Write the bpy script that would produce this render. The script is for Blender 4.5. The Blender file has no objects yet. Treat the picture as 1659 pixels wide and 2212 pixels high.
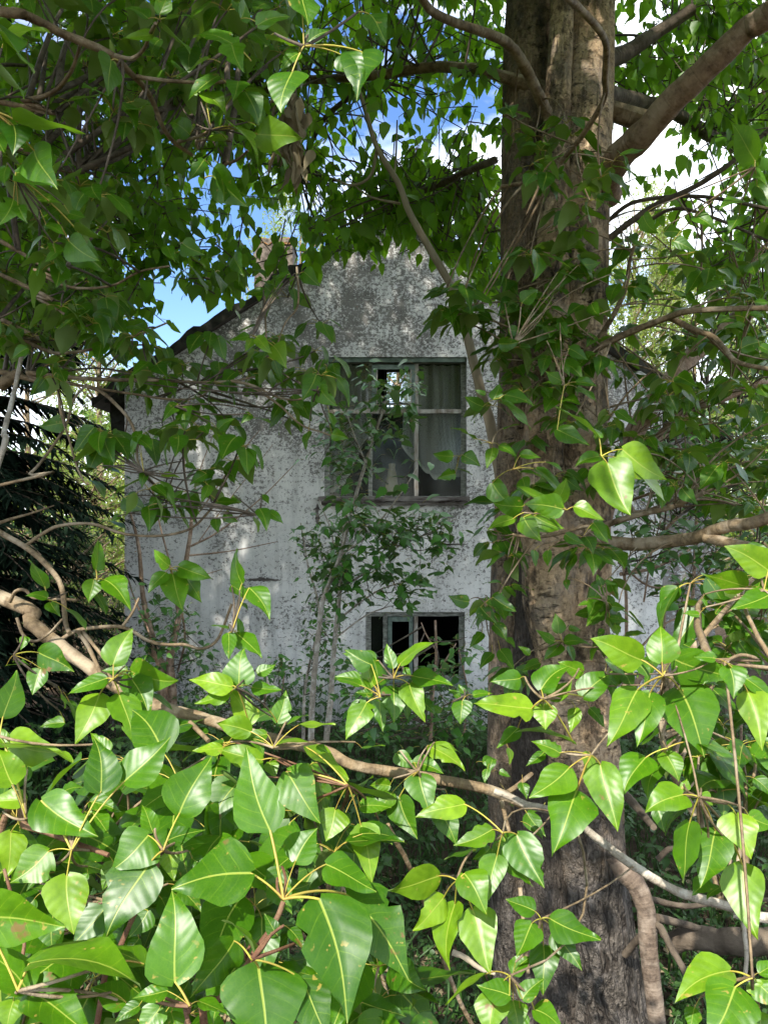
import bpy, math, random
import numpy as np
from mathutils import Vector, noise as mnoise

rad = math.radians
random.seed(7)
rng = np.random.default_rng(11)
S = bpy.context.scene
COL = S.collection

# ------------------------------------------------------------------ camera, sky, sun, exposure
EYE = np.array([0.0, 0.0, 2.0])
FOC = 1106 / math.tan(rad(33))            # focal length in picture units (picture is 1659 x 2212 units)
cam = bpy.data.cameras.new("camera")
cam.sensor_fit = 'VERTICAL'
cam.angle_y = rad(66)
cam.clip_start = 0.02
cam.clip_end = 600
camo = bpy.data.objects.new("camera", cam)
camo.location = EYE
camo.rotation_euler = (rad(90), 0, 0)
COL.objects.link(camo)
S.camera = camo

SUN_DIR = Vector((-0.30, -0.68, 0.72)).normalized()     # towards the sun
sun_el = math.asin(SUN_DIR.z)
w = bpy.data.worlds.new("World")
S.world = w
w.use_nodes = True
nt = w.node_tree
nt.nodes.clear()
wo = nt.nodes.new('ShaderNodeOutputWorld')
bg = nt.nodes.new('ShaderNodeBackground')
sky = nt.nodes.new('ShaderNodeTexSky')
sky.sky_type = 'NISHITA'
sky.sun_disc = False
sky.sun_elevation = sun_el
sky.sun_rotation = math.atan2(SUN_DIR.x, SUN_DIR.y)
sky.air_density = 1.0
sky.dust_density = 0.4
sky.ozone_density = 3.0
tc = nt.nodes.new('ShaderNodeTexCoord')
mp = nt.nodes.new('ShaderNodeMapping')
mp.inputs['Scale'].default_value = (1.0, 1.0, 2.6)
mp.inputs['Location'].default_value = (3.35, 0.2, 0.4)
cn = nt.nodes.new('ShaderNodeTexNoise')
cn.inputs['Scale'].default_value = 2.3
cn.inputs['Detail'].default_value = 9
cn.inputs['Roughness'].default_value = 0.55
cr = nt.nodes.new('ShaderNodeMapRange')
cr.inputs['From Min'].default_value = 0.38
cr.inputs['From Max'].default_value = 0.62
cm = nt.nodes.new('ShaderNodeMix')
cm.data_type = 'RGBA'
cm.inputs[7].default_value = (8.6, 8.9, 9.3, 1)
hs = nt.nodes.new('ShaderNodeHueSaturation')
hs.inputs['Saturation'].default_value = 1.15
hs.inputs['Value'].default_value = 0.68
hs.inputs['Hue'].default_value = 0.508
nt.links.new(tc.outputs['Generated'], mp.inputs['Vector'])
nt.links.new(mp.outputs[0], cn.inputs['Vector'])
# a clear window in the cloud cover to the north, above the gable
dt = nt.nodes.new('ShaderNodeVectorMath')
dt.operation = 'DOT_PRODUCT'
dt.inputs[1].default_value = Vector((-0.05, 1.0, 0.44)).normalized()
nt.links.new(tc.outputs['Generated'], dt.inputs[0])
cb = nt.nodes.new('ShaderNodeMapRange')
cb.inputs['From Min'].default_value = 0.955
cb.inputs['From Max'].default_value = 0.992
cb.inputs['To Max'].default_value = 0.16
nt.links.new(dt.outputs['Value'], cb.inputs['Value'])
sb = nt.nodes.new('ShaderNodeMath')
sb.operation = 'SUBTRACT'
nt.links.new(cn.outputs['Fac'], sb.inputs[0])
nt.links.new(cb.outputs[0], sb.inputs[1])
nt.links.new(sb.outputs[0], cr.inputs['Value'])
nt.links.new(sky.outputs[0], hs.inputs['Color'])
nt.links.new(hs.outputs[0], cm.inputs[6])
nt.links.new(cr.outputs[0], cm.inputs[0])
nt.links.new(cm.outputs[2], bg.inputs['Color'])
bg.inputs['Strength'].default_value = 0.15
nt.links.new(bg.outputs[0], wo.inputs['Surface'])

sl = bpy.data.lights.new("sun", 'SUN')
sl.energy = 3.4
sl.angle = rad(0.6)
sl.color = (1.0, 0.95, 0.86)
so = bpy.data.objects.new("sun", sl)
so.rotation_euler = SUN_DIR.to_track_quat('Z', 'Y').to_euler()
so.location = (-8, -16, 20)
COL.objects.link(so)

S.view_settings.view_transform = 'Standard'
S.view_settings.look = 'None'
S.view_settings.gamma = 1
S.view_settings.exposure = 1.48
S.cycles.max_bounces = 6
S.cycles.diffuse_bounces = 3
S.cycles.glossy_bounces = 2
S.cycles.transmission_bounces = 3
S.cycles.transparent_max_bounces = 8
S.cycles.caustics_reflective = False
S.cycles.caustics_refractive = False

# ------------------------------------------------------------------ measuring helpers
# the photograph was measured in enlarged windows; each window maps to picture units
K = 1250 * 0.6652 / 1659
KB = 800 * 0.6652 / 1659
WIN = {'D': (0, 0, 1), '1': (0, 0, K), '2': (827.5, 0, K), '3': (0, 532.2, K), '4': (827.5, 532.2, K),
       '5': (0, 1064.3, K), '6': (827.5, 1064.3, K), '7': (0, 1596.5, K), '8': (827.5, 1596.5, K),
       'B': (598.7, 1064.3, KB), 'C': (598.7, 1663, KB)}


def W(win, x, y):
    a = WIN[win]
    return a[0] + x * a[2], a[1] + y * a[2]


def P(px, py, d):
    return np.array([(px - 829.5) / FOC * d, d, 2.0 - (py - 1106) / FOC * d])


def PW(win, x, y, d):
    return P(*W(win, x, y), d)


def unit(v):
    v = np.asarray(v, float)
    return v / (np.linalg.norm(v, axis=-1, keepdims=True) + 1e-9)


def ground_z(x, y):
    n = mnoise.noise(Vector((x * 0.35, y * 0.35, 3.1))) * 0.12 + mnoise.noise(Vector((x * 1.3, y * 1.3, 7.7))) * 0.04
    near = max(0.0, 1 - max(y, 0) / 3.0)
    return -0.12 + 0.5 * near * near - 0.02 * min(max(y, 0), 12) + n


# ------------------------------------------------------------------ materials
def new_mat(name):
    m = bpy.data.materials.new(name)
    m.use_nodes = True
    n = m.node_tree
    n.nodes.clear()
    out = n.nodes.new('ShaderNodeOutputMaterial')
    return m, n, out


class N:
    """small node-graph writer"""
    def __init__(self, nt):
        self.nt = nt

    def add(self, typ, ins=None, **props):
        nd = self.nt.nodes.new(typ)
        for k, v in props.items():
            setattr(nd, k, v)
        for k, v in (ins or {}).items():
            s = nd.inputs[k]
            if isinstance(v, bpy.types.NodeSocket):
                self.nt.links.new(v, s)
            else:
                s.default_value = v
        return nd

    def math(self, op, a, b=0.0, c=0.0):
        nd = self.nt.nodes.new('ShaderNodeMath')
        nd.operation = op
        for i, v in enumerate((a, b, c)):
            if isinstance(v, bpy.types.NodeSocket):
                self.nt.links.new(v, nd.inputs[i])
            else:
                nd.inputs[i].default_value = v
        return nd.outputs[0]

    def mix(self, f, a, b):
        nd = self.nt.nodes.new('ShaderNodeMix')
        nd.data_type = 'RGBA'
        for k, v in ((0, f), (6, a), (7, b)):
            if isinstance(v, bpy.types.NodeSocket):
                self.nt.links.new(v, nd.inputs[k])
            else:
                nd.inputs[k].default_value = v if k == 0 else (*v, 1)
        return nd.outputs[2]

    def noise(self, vec, scale, detail=4, rough=0.55, **kw):
        return self.add('ShaderNodeTexNoise', {'Vector': vec, 'Scale': scale, 'Detail': detail, 'Roughness': rough, **kw}).outputs['Fac']

    def ramp(self, v, lo, hi):
        return self.add('ShaderNodeMapRange', {'Value': v, 'From Min': lo, 'From Max': hi}).outputs[0]

    def scale(self, vec, s, loc=(0, 0, 0)):
        return self.add('ShaderNodeMapping', {'Vector': vec, 'Scale': s, 'Location': loc}).outputs[0]


def leaf_material(name, deep, mid, yellow, under, trans, tw=0.3, rough=0.36, veins=True, spots=True, spec=0.38):
    m, nt, out = new_mat(name)
    g = N(nt)
    uv = g.add('ShaderNodeTexCoord').outputs['UV']
    sep = g.add('ShaderNodeSeparateXYZ', {'Vector': uv})
    u = g.math('ABSOLUTE', sep.outputs['X'])
    v = sep.outputs['Y']
    tone = g.add('ShaderNodeAttribute', attribute_name='tone').outputs['Fac']
    obj = g.add('ShaderNodeTexCoord').outputs['Object']
    n1 = g.noise(obj, 18, 3)
    c = g.mix(g.ramp(tone, 0.0, 0.62), deep, mid)
    c = g.mix(g.math('MULTIPLY', g.ramp(tone, 0.72, 1.0), 0.85), c, yellow)
    c = g.mix(g.math('MULTIPLY', g.ramp(n1, 0.45, 0.75), 0.35), c, mid)
    bump_h = None
    if veins:
        # side veins run forward from the midrib
        warp = g.math('MULTIPLY', g.noise(obj, 22, 2), 0.10)
        ph = g.math('ADD', g.math('SUBTRACT', v, g.math('ADD', g.math('MULTIPLY', u, 0.55), g.math('MULTIPLY', g.math('MULTIPLY', u, u), 0.9))), g.math('ADD', warp, g.math('MULTIPLY', tone, 0.31)))
        phs = g.math('MULTIPLY', ph, 5.6)
        fr = g.math('ABSOLUTE', g.math('SUBTRACT', g.math('FRACT', phs), 0.5))
        side = g.math('MULTIPLY', g.ramp(fr, 0.045, 0.0), g.ramp(u, 0.36, 0.18))
        fine = g.ramp(g.add('ShaderNodeTexVoronoi', {'Vector': uv, 'Scale': 24.0}, feature='DISTANCE_TO_EDGE').outputs['Distance'], 0.12, 0.0)
        rib = g.ramp(g.math('SUBTRACT', u, g.math('MULTIPLY', g.math('SUBTRACT', 1.0, v), 0.008)), 0.008, 0.001)
        c = g.mix(g.math('MULTIPLY', side, g.math('MULTIPLY', g.ramp(n1, 0.3, 0.7), 0.85)), c, yellow)
        c = g.mix(g.math('MULTIPLY', fine, 0.12), c, yellow)
        c = g.mix(g.math('MULTIPLY', g.ramp(g.noise(obj, 60, 4, 0.65), 0.42, 0.70), 0.38), c, deep)
        c = g.mix(g.math('MULTIPLY', g.ramp(g.noise(obj, 8, 2), 0.50, 0.66), 0.40), c, deep)
        c = g.mix(g.math('MULTIPLY', rib, 0.72), c, (0.32, 0.38, 0.06))
        quilt = g.math('COSINE', g.math('MULTIPLY', phs, 6.2832))
        bump_h = g.math('ADD', g.math('MULTIPLY', g.math('MULTIPLY', quilt, g.ramp(u, 0.0, 0.12)), 0.25), g.math('ADD', g.math('MULTIPLY', n1, 1.2), g.math('MULTIPLY', rib, -0.5)))
    if spots:
        s1 = g.noise(obj, 95, 2, 0.5)
        s2 = g.noise(obj, 14, 1)
        sp = g.math('MULTIPLY', g.ramp(s1, 0.67, 0.71), g.ramp(s2, 0.48, 0.60))
        c = g.mix(g.math('MULTIPLY', sp, 0.75), c, (0.32, 0.24, 0.05))
        bl = g.math('MULTIPLY', g.ramp(g.noise(obj, 26, 4, 0.6), 0.645, 0.68), g.ramp(s2, 0.55, 0.61))
        c = g.mix(g.math('MULTIPLY', bl, 0.8), c, (0.16, 0.07, 0.025))
    back = g.add('ShaderNodeNewGeometry').outputs['Backfacing']
    uc = g.mix(g.math('MULTIPLY', 0.35, g.ramp(n1, 0.4, 0.7)), under, mid)
    col = g.mix(back, c, uc)
    rg = g.math('ADD', g.math('MULTIPLY', back, 0.3), g.math('ADD', rough - 0.07, g.math('MULTIPLY', n1, 0.14)))
    ins = {'Base Color': col, 'Roughness': rg, 'Specular IOR Level': spec}
    if bump_h is not None:
        ins['Normal'] = g.add('ShaderNodeBump', {'Height': bump_h, 'Strength': 0.13, 'Distance': 0.004}).outputs[0]
    p = g.add('ShaderNodeBsdfPrincipled', ins)
    tr = g.add('ShaderNodeBsdfTranslucent', {'Color': g.mix(g.ramp(tone, 0.0, 1.0), trans, tuple(min(1, q * 1.35) for q in trans))})
    ms = g.add('ShaderNodeMixShader', {0: tw, 1: p.outputs[0], 2: tr.outputs[0]})
    nt.links.new(ms.outputs[0], out.inputs[0])
    return m


def plain(name, col, rough=0.6, vary=None, scale=6.0, bump=0.0, bscale=40, spec=0.4, stretch=(1, 1, 1)):
    m, nt, out = new_mat(name)
    g = N(nt)
    ob = g.scale(g.add('ShaderNodeTexCoord').outputs['Object'], stretch)
    c = col
    ins = {'Roughness': rough, 'Specular IOR Level': spec}
    if vary:
        ins['Base Color'] = g.mix(g.ramp(g.noise(ob, scale, 6, 0.62), 0.34, 0.66), col, vary)
    else:
        ins['Base Color'] = (*c, 1)
    if bump:
        ins['Normal'] = g.add('ShaderNodeBump', {'Height': g.noise(ob, bscale, 5, 0.65), 'Strength': bump, 'Distance': 0.01}).outputs[0]
    p = g.add('ShaderNodeBsdfPrincipled', ins)
    nt.links.new(p.outputs[0], out.inputs[0])
    return m


def bark_material(name, dark, light, lich, rings=True):
    """branch bark: UV v runs along the branch in metres"""
    m, nt, out = new_mat(name)
    g = N(nt)
    tcn = g.add('ShaderNodeTexCoord')
    ob, uv = tcn.outputs['Object'], tcn.outputs['UV']
    n1 = g.noise(ob, 30, 5, 0.65)
    c = g.mix(g.ramp(n1, 0.3, 0.68), dark, light)
    n2 = g.noise(ob, 14, 6)
    c = g.mix(g.math('MULTIPLY', g.ramp(g.noise(ob, 48, 5, 0.7), 0.52, 0.66), 0.6), c, tuple(q * 0.45 for q in dark))
    c = g.mix(g.math('MULTIPLY', g.ramp(n2, 0.5, 0.62), 0.75), c, lich)
    h = n1
    if rings:
        ring = g.noise(g.scale(uv, (1.2, 75, 1)), 1.0, 3, 0.6)
        c = g.mix(g.math('MULTIPLY', g.ramp(ring, 0.58, 0.72), 0.5), c, tuple(q * 0.3 for q in dark))
        h = g.math('ADD', g.math('MULTIPLY', ring, -0.8), n1)
    bp = g.add('ShaderNodeBump', {'Height': h, 'Strength': 0.8, 'Distance': 0.008})
    p = g.add('ShaderNodeBsdfPrincipled', {'Base Color': c, 'Roughness': 0.72, 'Normal': bp.outputs[0], 'Specular IOR Level': 0.3})
    nt.links.new(p.outputs[0], out.inputs[0])
    return m


def trunk_material():
    """poplar bark: smooth tan with dark lens marks high up, grey and furrowed low down (UV: x around in metres, y up in metres)"""
    m, nt, out = new_mat("poplar_bark")
    g = N(nt)
    tcn = g.add('ShaderNodeTexCoord')
    ob, uv = tcn.outputs['Object'], tcn.outputs['UV']
    sep = g.add('ShaderNodeSeparateXYZ', {'Vector': ob})
    dk = g.add('ShaderNodeAttribute', attribute_name='tone').outputs['Fac']
    wob = g.noise(ob, 2.6, 4)
    low = g.ramp(g.math('ADD', sep.outputs['Z'], g.math('MULTIPLY', g.math('SUBTRACT', wob, 0.5), 1.3)), 1.25, 0.75)
    low = g.math('MAXIMUM', low, g.math('MULTIPLY', dk, 1.6))
    # smooth bark
    n1 = g.noise(ob, 55, 5, 0.7)
    n0 = g.noise(ob, 6, 4)
    tan = g.mix(g.ramp(n0, 0.3, 0.7), (0.40, 0.265, 0.150), (0.64, 0.485, 0.31))
    tan = g.mix(g.math('MULTIPLY', g.ramp(n1, 0.40, 0.64), 0.7), tan, (0.12, 0.078, 0.045))
    pits = g.ramp(g.add('ShaderNodeTexVoronoi', {'Vector': g.scale(uv, (38, 70, 1)), 'Scale': 1.0}).outputs['Distance'], 0.30, 0.16)
    pits = g.math('MULTIPLY', pits, g.ramp(g.noise(ob, 12, 3), 0.45, 0.6))
    tan = g.mix(g.math('MULTIPLY', pits, 0.8), tan, (0.05, 0.032, 0.02))
    lens = g.noise(g.scale(uv, (11, 34, 1)), 1.0, 5, 0.72)
    lm = g.math('MULTIPLY', g.ramp(lens, 0.57, 0.64), g.ramp(g.noise(ob, 6, 4), 0.47, 0.58))
    tan = g.mix(g.math('MULTIPLY', lm, 0.92), tan, (0.022, 0.016, 0.012))
    patch = g.ramp(g.noise(g.scale(ob, (1, 1, .5)), 4.2, 8, 0.78), 0.50, 0.57)
    crk = g.noise(g.scale(uv, (22, 9, 1)), 1.0, 6, 0.72)
    tan = g.mix(g.math('MULTIPLY', patch, g.ramp(crk, 0.40, 0.60)), tan, (0.035, 0.027, 0.02))
    fis = g.noise(g.scale(uv, (26, 3.2, 1)), 1.0, 5, 0.66)
    fim = g.math('MULTIPLY', g.ramp(fis, 0.57, 0.64), g.ramp(g.noise(ob, 4, 4), 0.44, 0.58))
    tan = g.mix(g.math('MULTIPLY', fim, 0.85), tan, (0.03, 0.022, 0.016))
    gry = g.ramp(g.noise(ob, 7, 6, 0.7), 0.48, 0.62)
    tan = g.mix(g.math('MULTIPLY', gry, 0.45), tan, (0.30, 0.265, 0.225))
    # furrowed bark
    wv = g.add('ShaderNodeVectorMath', {0: g.add('ShaderNodeTexNoise', {'Vector': ob, 'Scale': 7.0, 'Detail': 5.0}).outputs['Color'], 1: (0.045, 0.09, 0.0), 2: uv}, operation='MULTIPLY_ADD').outputs[0]
    ra = g.math('ABSOLUTE', g.math('SUBTRACT', g.noise(g.scale(wv, (17, 4.2, 1)), 1.0, 3, 0.55), 0.5))
    rb = g.math('ABSOLUTE', g.math('SUBTRACT', g.noise(g.scale(wv, (38, 13, 1), (3, 7, 0)), 1.0, 4, 0.6), 0.5))
    rc = g.noise(g.scale(wv, (70, 42, 1)), 1.0, 5, 0.7)
    plate = g.math('MULTIPLY', g.math('MULTIPLY', g.ramp(ra, 0.004, 0.075), g.math('ADD', g.math('MULTIPLY', g.ramp(rb, 0.0, 0.07), 0.7), 0.3)), g.ramp(rc, 0.22, 0.62))
    fc = g.mix(plate, (0.022, 0.017, 0.013), (0.33, 0.285, 0.24))
    fc = g.mix(g.math('MULTIPLY', g.ramp(g.noise(ob, 8, 4), 0.5, 0.7), 0.6), fc, (0.30, 0.27, 0.25))
    fc = g.mix(g.math('MULTIPLY', dk, 0.72), fc, (0.075, 0.058, 0.043))
    c = g.mix(low, tan, fc)
    h1 = g.math('SUBTRACT', g.math('MULTIPLY', n1, 0.35), g.math('ADD', g.math('MULTIPLY', lm, 0.7), g.math('MULTIPLY', patch, g.math('MULTIPLY', crk, 1.2))))
    h2 = g.math('MULTIPLY', plate, 1.8)
    hh = g.add('ShaderNodeMix', {0: low, 2: h1, 3: h2}).outputs[0]
    bp = g.add('ShaderNodeBump', {'Height': hh, 'Strength': 1.0, 'Distance': 0.03})
    p = g.add('ShaderNodeBsdfPrincipled', {'Base Color': c, 'Roughness': 0.8, 'Normal': bp.outputs[0], 'Specular IOR Level': 0.25})
    nt.links.new(p.outputs[0], out.inputs[0])
    return m


def plaster_material(name, cover=0.526, tint=(0.78, 0.77, 0.74)):
    """flaking white paint over board-marked grey-brown concrete"""
    m, nt, out = new_mat(name)
    g = N(nt)
    ob = g.add('ShaderNodeTexCoord').outputs['Object']
    sep = g.add('ShaderNodeSeparateXYZ', {'Vector': ob})
    z = sep.outputs['Z']
    big = g.noise(ob, 1.1, 6, 0.65)
    fine = g.noise(g.scale(ob, (25, 25, 31)), 1.0, 8, 0.78)
    grain = g.noise(g.scale(ob, (62, 62, 62)), 1.0, 4, 0.6)
    mid_ = g.noise(g.scale(ob, (3.6, 3.6, 3.0), (4, 1, 2)), 1.0, 6, 0.72)
    wav = g.math('MULTIPLY', g.noise(ob, 2.5, 4), 0.5)
    boards = g.math('ABSOLUTE', g.math('SUBTRACT', g.math('FRACT', g.math('ADD', g.math('MULTIPLY', z, 3.1), wav)), 0.5))
    seam = g.math('MULTIPLY', g.ramp(boards, 0.016, 0.0), g.ramp(big, 0.45, 0.60))
    # old paint survives lower on the wall, the gable top has weathered bare
    bare = g.math('ADD', g.math('MULTIPLY', g.ramp(z, 2.0, 4.3), 0.062), g.math('ADD', g.math('MULTIPLY', g.math('SUBTRACT', big, 0.5), 0.35), g.math('MULTIPLY', g.math('SUBTRACT', mid_, 0.5), 0.30)))
    f = g.math('ADD', g.math('ADD', g.math('MULTIPLY', fine, 0.80), g.math('MULTIPLY', grain, 0.20)), bare)
    paint = g.ramp(f, cover + 0.04, cover + 0.005)
    con = g.mix(g.ramp(g.noise(ob, 5, 6, 0.7), 0.3, 0.7), (0.13, 0.122, 0.11), (0.30, 0.285, 0.262))
    con = g.mix(g.math('MULTIPLY', seam, 0.5), con, (0.06, 0.05, 0.045))
    con = g.mix(g.math('MULTIPLY', g.ramp(g.noise(ob, 34, 5, 0.7), 0.55, 0.68), 0.75), con, (0.045, 0.04, 0.036))
    pt = g.mix(g.ramp(g.noise(ob, 2.2, 5, 0.65), 0.35, 0.7), tint, tuple(q * 0.70 for q in tint))
    pt = g.mix(g.math('MULTIPLY', g.ramp(g.noise(ob, 26, 4, 0.6), 0.55, 0.75), 0.45), pt, (0.34, 0.35, 0.35))
    c = g.mix(paint, con, pt)
    drip = g.noise(g.scale(ob, (7, 7, 0.45)), 1.0, 6, 0.7)
    c = g.mix(g.math('MULTIPLY', g.ramp(drip, 0.52, 0.70), 0.35), c, (0.13, 0.125, 0.11))
    lich = g.math('MULTIPLY', g.ramp(g.noise(ob, 11, 3, 0.5), 0.735, 0.75), 0.9)
    c = g.mix(lich, c, (0.28, 0.08, 0.02))
    h = g.math('ADD', g.math('ADD', g.math('MULTIPLY', paint, 0.35), g.math('MULTIPLY', fine, 0.8)), g.math('MULTIPLY', seam, -0.5))
    bp = g.add('ShaderNodeBump', {'Height': h, 'Strength': 0.7, 'Distance': 0.012})
    p = g.add('ShaderNodeBsdfPrincipled', {'Base Color': c, 'Roughness': 0.72, 'Normal': bp.outputs[0], 'Specular IOR Level': 0.3})
    nt.links.new(p.outputs[0], out.inputs[0])
    return m


def glass_material():
    m, nt, out = new_mat("old_window_glass")
    g = N(nt)
    ob = g.add('ShaderNodeTexCoord').outputs['Object']
    dirt = g.ramp(g.noise(ob, 5, 5, 0.7), 0.35, 0.8)
    t = g.add('ShaderNodeBsdfTransparent', {'Color': (0.78, 0.8, 0.78, 1)})
    gl = g.add('ShaderNodeBsdfGlossy', {'Color': (0.9, 0.95, 1, 1), 'Roughness': 0.12})
    df = g.add('ShaderNodeBsdfDiffuse', {'Color': (0.22, 0.24, 0.2, 1)})
    fz = g.add('ShaderNodeFresnel', {'IOR': 1.5}).outputs[0]
    a = g.add('ShaderNodeMixShader', {0: g.math('ADD', g.math('MULTIPLY', fz, 0.8), 0.01), 1: t.outputs[0], 2: gl.outputs[0]})
    b = g.add('ShaderNodeMixShader', {0: g.math('MULTIPLY', dirt, 0.08), 1: a.outputs[0], 2: df.outputs[0]})
    nt.links.new(b.outputs[0], out.inputs[0])
    return m


def lace_material():
    m, nt, out = new_mat("lace_net")
    g = N(nt)
    uv = g.add('ShaderNodeTexCoord').outputs['UV']
    d = g.add('ShaderNodeTexVoronoi', {'Vector': g.scale(uv, (75, 75, 1)), 'Scale': 1.0, 'Randomness': 0.25}, feature='DISTANCE_TO_EDGE').outputs['Distance']
    net = g.ramp(d, 0.20, 0.12)
    hem = g.ramp(g.add('ShaderNodeSeparateXYZ', {'Vector': uv}).outputs['Y'], 0.06, 0.03)
    f = g.math('ADD', g.math('MAXIMUM', g.math('MULTIPLY', net, 0.75), g.math('MULTIPLY', hem, 0.75)), 0.24)
    df = g.add('ShaderNodeBsdfDiffuse', {'Color': (0.80, 0.80, 0.76, 1)})
    t = g.add('ShaderNodeBsdfTransparent')
    ms = g.add('ShaderNodeMixShader', {0: f, 1: t.outputs[0], 2: df.outputs[0]})
    nt.links.new(ms.outputs[0], out.inputs[0])
    return m


M = {}
M['leaf'] = leaf_material("poplar_leaf", (0.011, 0.058, 0.002), (0.052, 0.152, 0.002), (0.20, 0.33, 0.014), (0.15, 0.21, 0.06), (0.17, 0.36, 0.008), 0.25, 0.385)
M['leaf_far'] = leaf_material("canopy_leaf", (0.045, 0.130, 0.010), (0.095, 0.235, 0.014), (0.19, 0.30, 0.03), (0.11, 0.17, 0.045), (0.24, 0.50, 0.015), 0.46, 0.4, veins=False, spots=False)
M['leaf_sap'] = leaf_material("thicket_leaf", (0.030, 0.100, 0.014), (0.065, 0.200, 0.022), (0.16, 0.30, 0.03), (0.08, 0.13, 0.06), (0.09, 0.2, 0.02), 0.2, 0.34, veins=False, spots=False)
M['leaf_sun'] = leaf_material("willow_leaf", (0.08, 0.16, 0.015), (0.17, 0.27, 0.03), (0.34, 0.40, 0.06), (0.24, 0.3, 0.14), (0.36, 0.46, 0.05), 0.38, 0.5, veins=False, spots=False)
M['leaf_dead'] = leaf_material("withered_leaf", (0.10, 0.075, 0.04), (0.26, 0.21, 0.12), (0.42, 0.36, 0.21), (0.20, 0.16, 0.10), (0.2, 0.14, 0.05), 0.15, 0.7, veins=False, spots=False)
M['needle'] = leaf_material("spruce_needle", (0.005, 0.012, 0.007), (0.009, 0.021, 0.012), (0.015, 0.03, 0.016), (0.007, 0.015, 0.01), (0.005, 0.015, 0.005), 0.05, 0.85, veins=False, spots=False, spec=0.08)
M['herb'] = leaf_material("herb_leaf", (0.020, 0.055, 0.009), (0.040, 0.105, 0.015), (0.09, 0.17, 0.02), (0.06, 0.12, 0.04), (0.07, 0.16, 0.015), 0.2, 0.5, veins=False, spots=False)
M['petiole'] = plain("petiole", (0.42, 0.40, 0.06), 0.45, (0.34, 0.22, 0.05), 25)
M['shoot'] = bark_material("young_shoot_bark", (0.085, 0.035, 0.020), (0.17, 0.085, 0.045), (0.20, 0.12, 0.07))
M['bark'] = bark_material("branch_bark", (0.10, 0.068, 0.038), (0.27, 0.195, 0.11), (0.36, 0.29, 0.20))
M['bark_dark'] = bark_material("dark_branch_bark", (0.050, 0.038, 0.026), (0.13, 0.10, 0.07), (0.16, 0.13, 0.10))
M['bark_pale'] = bark_material("pale_branch_bark", (0.19, 0.16, 0.12), (0.42, 0.37, 0.30), (0.52, 0.49, 0.43))
M['bark_red'] = bark_material("reddish_limb_bark", (0.16, 0.10, 0.062), (0.33, 0.225, 0.15), (0.40, 0.30, 0.22))
M['bark_brown'] = bark_material("brown_stem_bark", (0.06, 0.042, 0.030), (0.17, 0.125, 0.09), (0.24, 0.19, 0.145))
M['deadwood'] = plain("dead_wood", (0.27, 0.22, 0.15), 0.75, (0.42, 0.36, 0.26), 9, 0.5, 60, 0.2, (1, 1, 0.25))
M['log'] = plain("log_bark", (0.055, 0.042, 0.03), 0.85, (0.14, 0.11, 0.08), 10, 0.8, 40, 0.2)
M['trunk'] = trunk_material()
M['wall'] = plaster_material("flaking_paint_wall")
M['wall_annex'] = plaster_material("annex_wall_paint", 0.44, (0.50, 0.54, 0.56))
M['roof'] = plain("mossy_roofing", (0.020, 0.020, 0.018), 0.9, (0.060, 0.058, 0.045), 9, 0.9, 26, 0.2)
M['roof_back'] = plain("roof_boards", (0.05, 0.042, 0.034), 0.85, (0.10, 0.085, 0.07), 6, 0.3, 20)
M['chimney'] = plain("chimney_concrete", (0.055, 0.045, 0.036), 0.85, (0.20, 0.165, 0.135), 18, 0.9, 30, 0.2)
M['lichen'] = plain("orange_lichen", (0.22, 0.085, 0.02), 0.9, (0.08, 0.07, 0.04), 22, 0.8, 40, 0.2)
M['frame'] = plain("weathered_frame_paint", (0.12, 0.12, 0.10), 0.75, (0.36, 0.37, 0.33), 16, 0.6, 50, 0.3, (1, 1, 3))
M['frame_green'] = plain("green_frame_paint", (0.09, 0.13, 0.105), 0.7, (0.19, 0.24, 0.21), 18, 0.5, 50)
M['frame_raw'] = plain("bare_weathered_wood", (0.20, 0.16, 0.12), 0.8, (0.50, 0.48, 0.44), 20, 0.7, 60, 0.3, (1, 1, 0.3))
M['sill'] = plain("rotten_sill_wood", (0.040, 0.026, 0.022), 0.8, (0.26, 0.24, 0.22), 12, 0.8, 40, 0.3, (0.4, 1, 2))
M['dark'] = plain("dark_interior", (0.018, 0.018, 0.016), 0.9, (0.035, 0.033, 0.03), 3)  # near-black plaster for inner walls and floor
M['glass'] = glass_material()
M['lace'] = lace_material()
M['ceramic'] = plain("cream_ceramic", (0.58, 0.50, 0.34), 0.5, (0.44, 0.36, 0.22), 12)
M['soil'] = plain("leaf_mould_soil", (0.022, 0.016, 0.010), 0.95, (0.075, 0.055, 0.035), 14, 0.9, 50, 0.2)
M['far_grass'] = M['soil']


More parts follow.
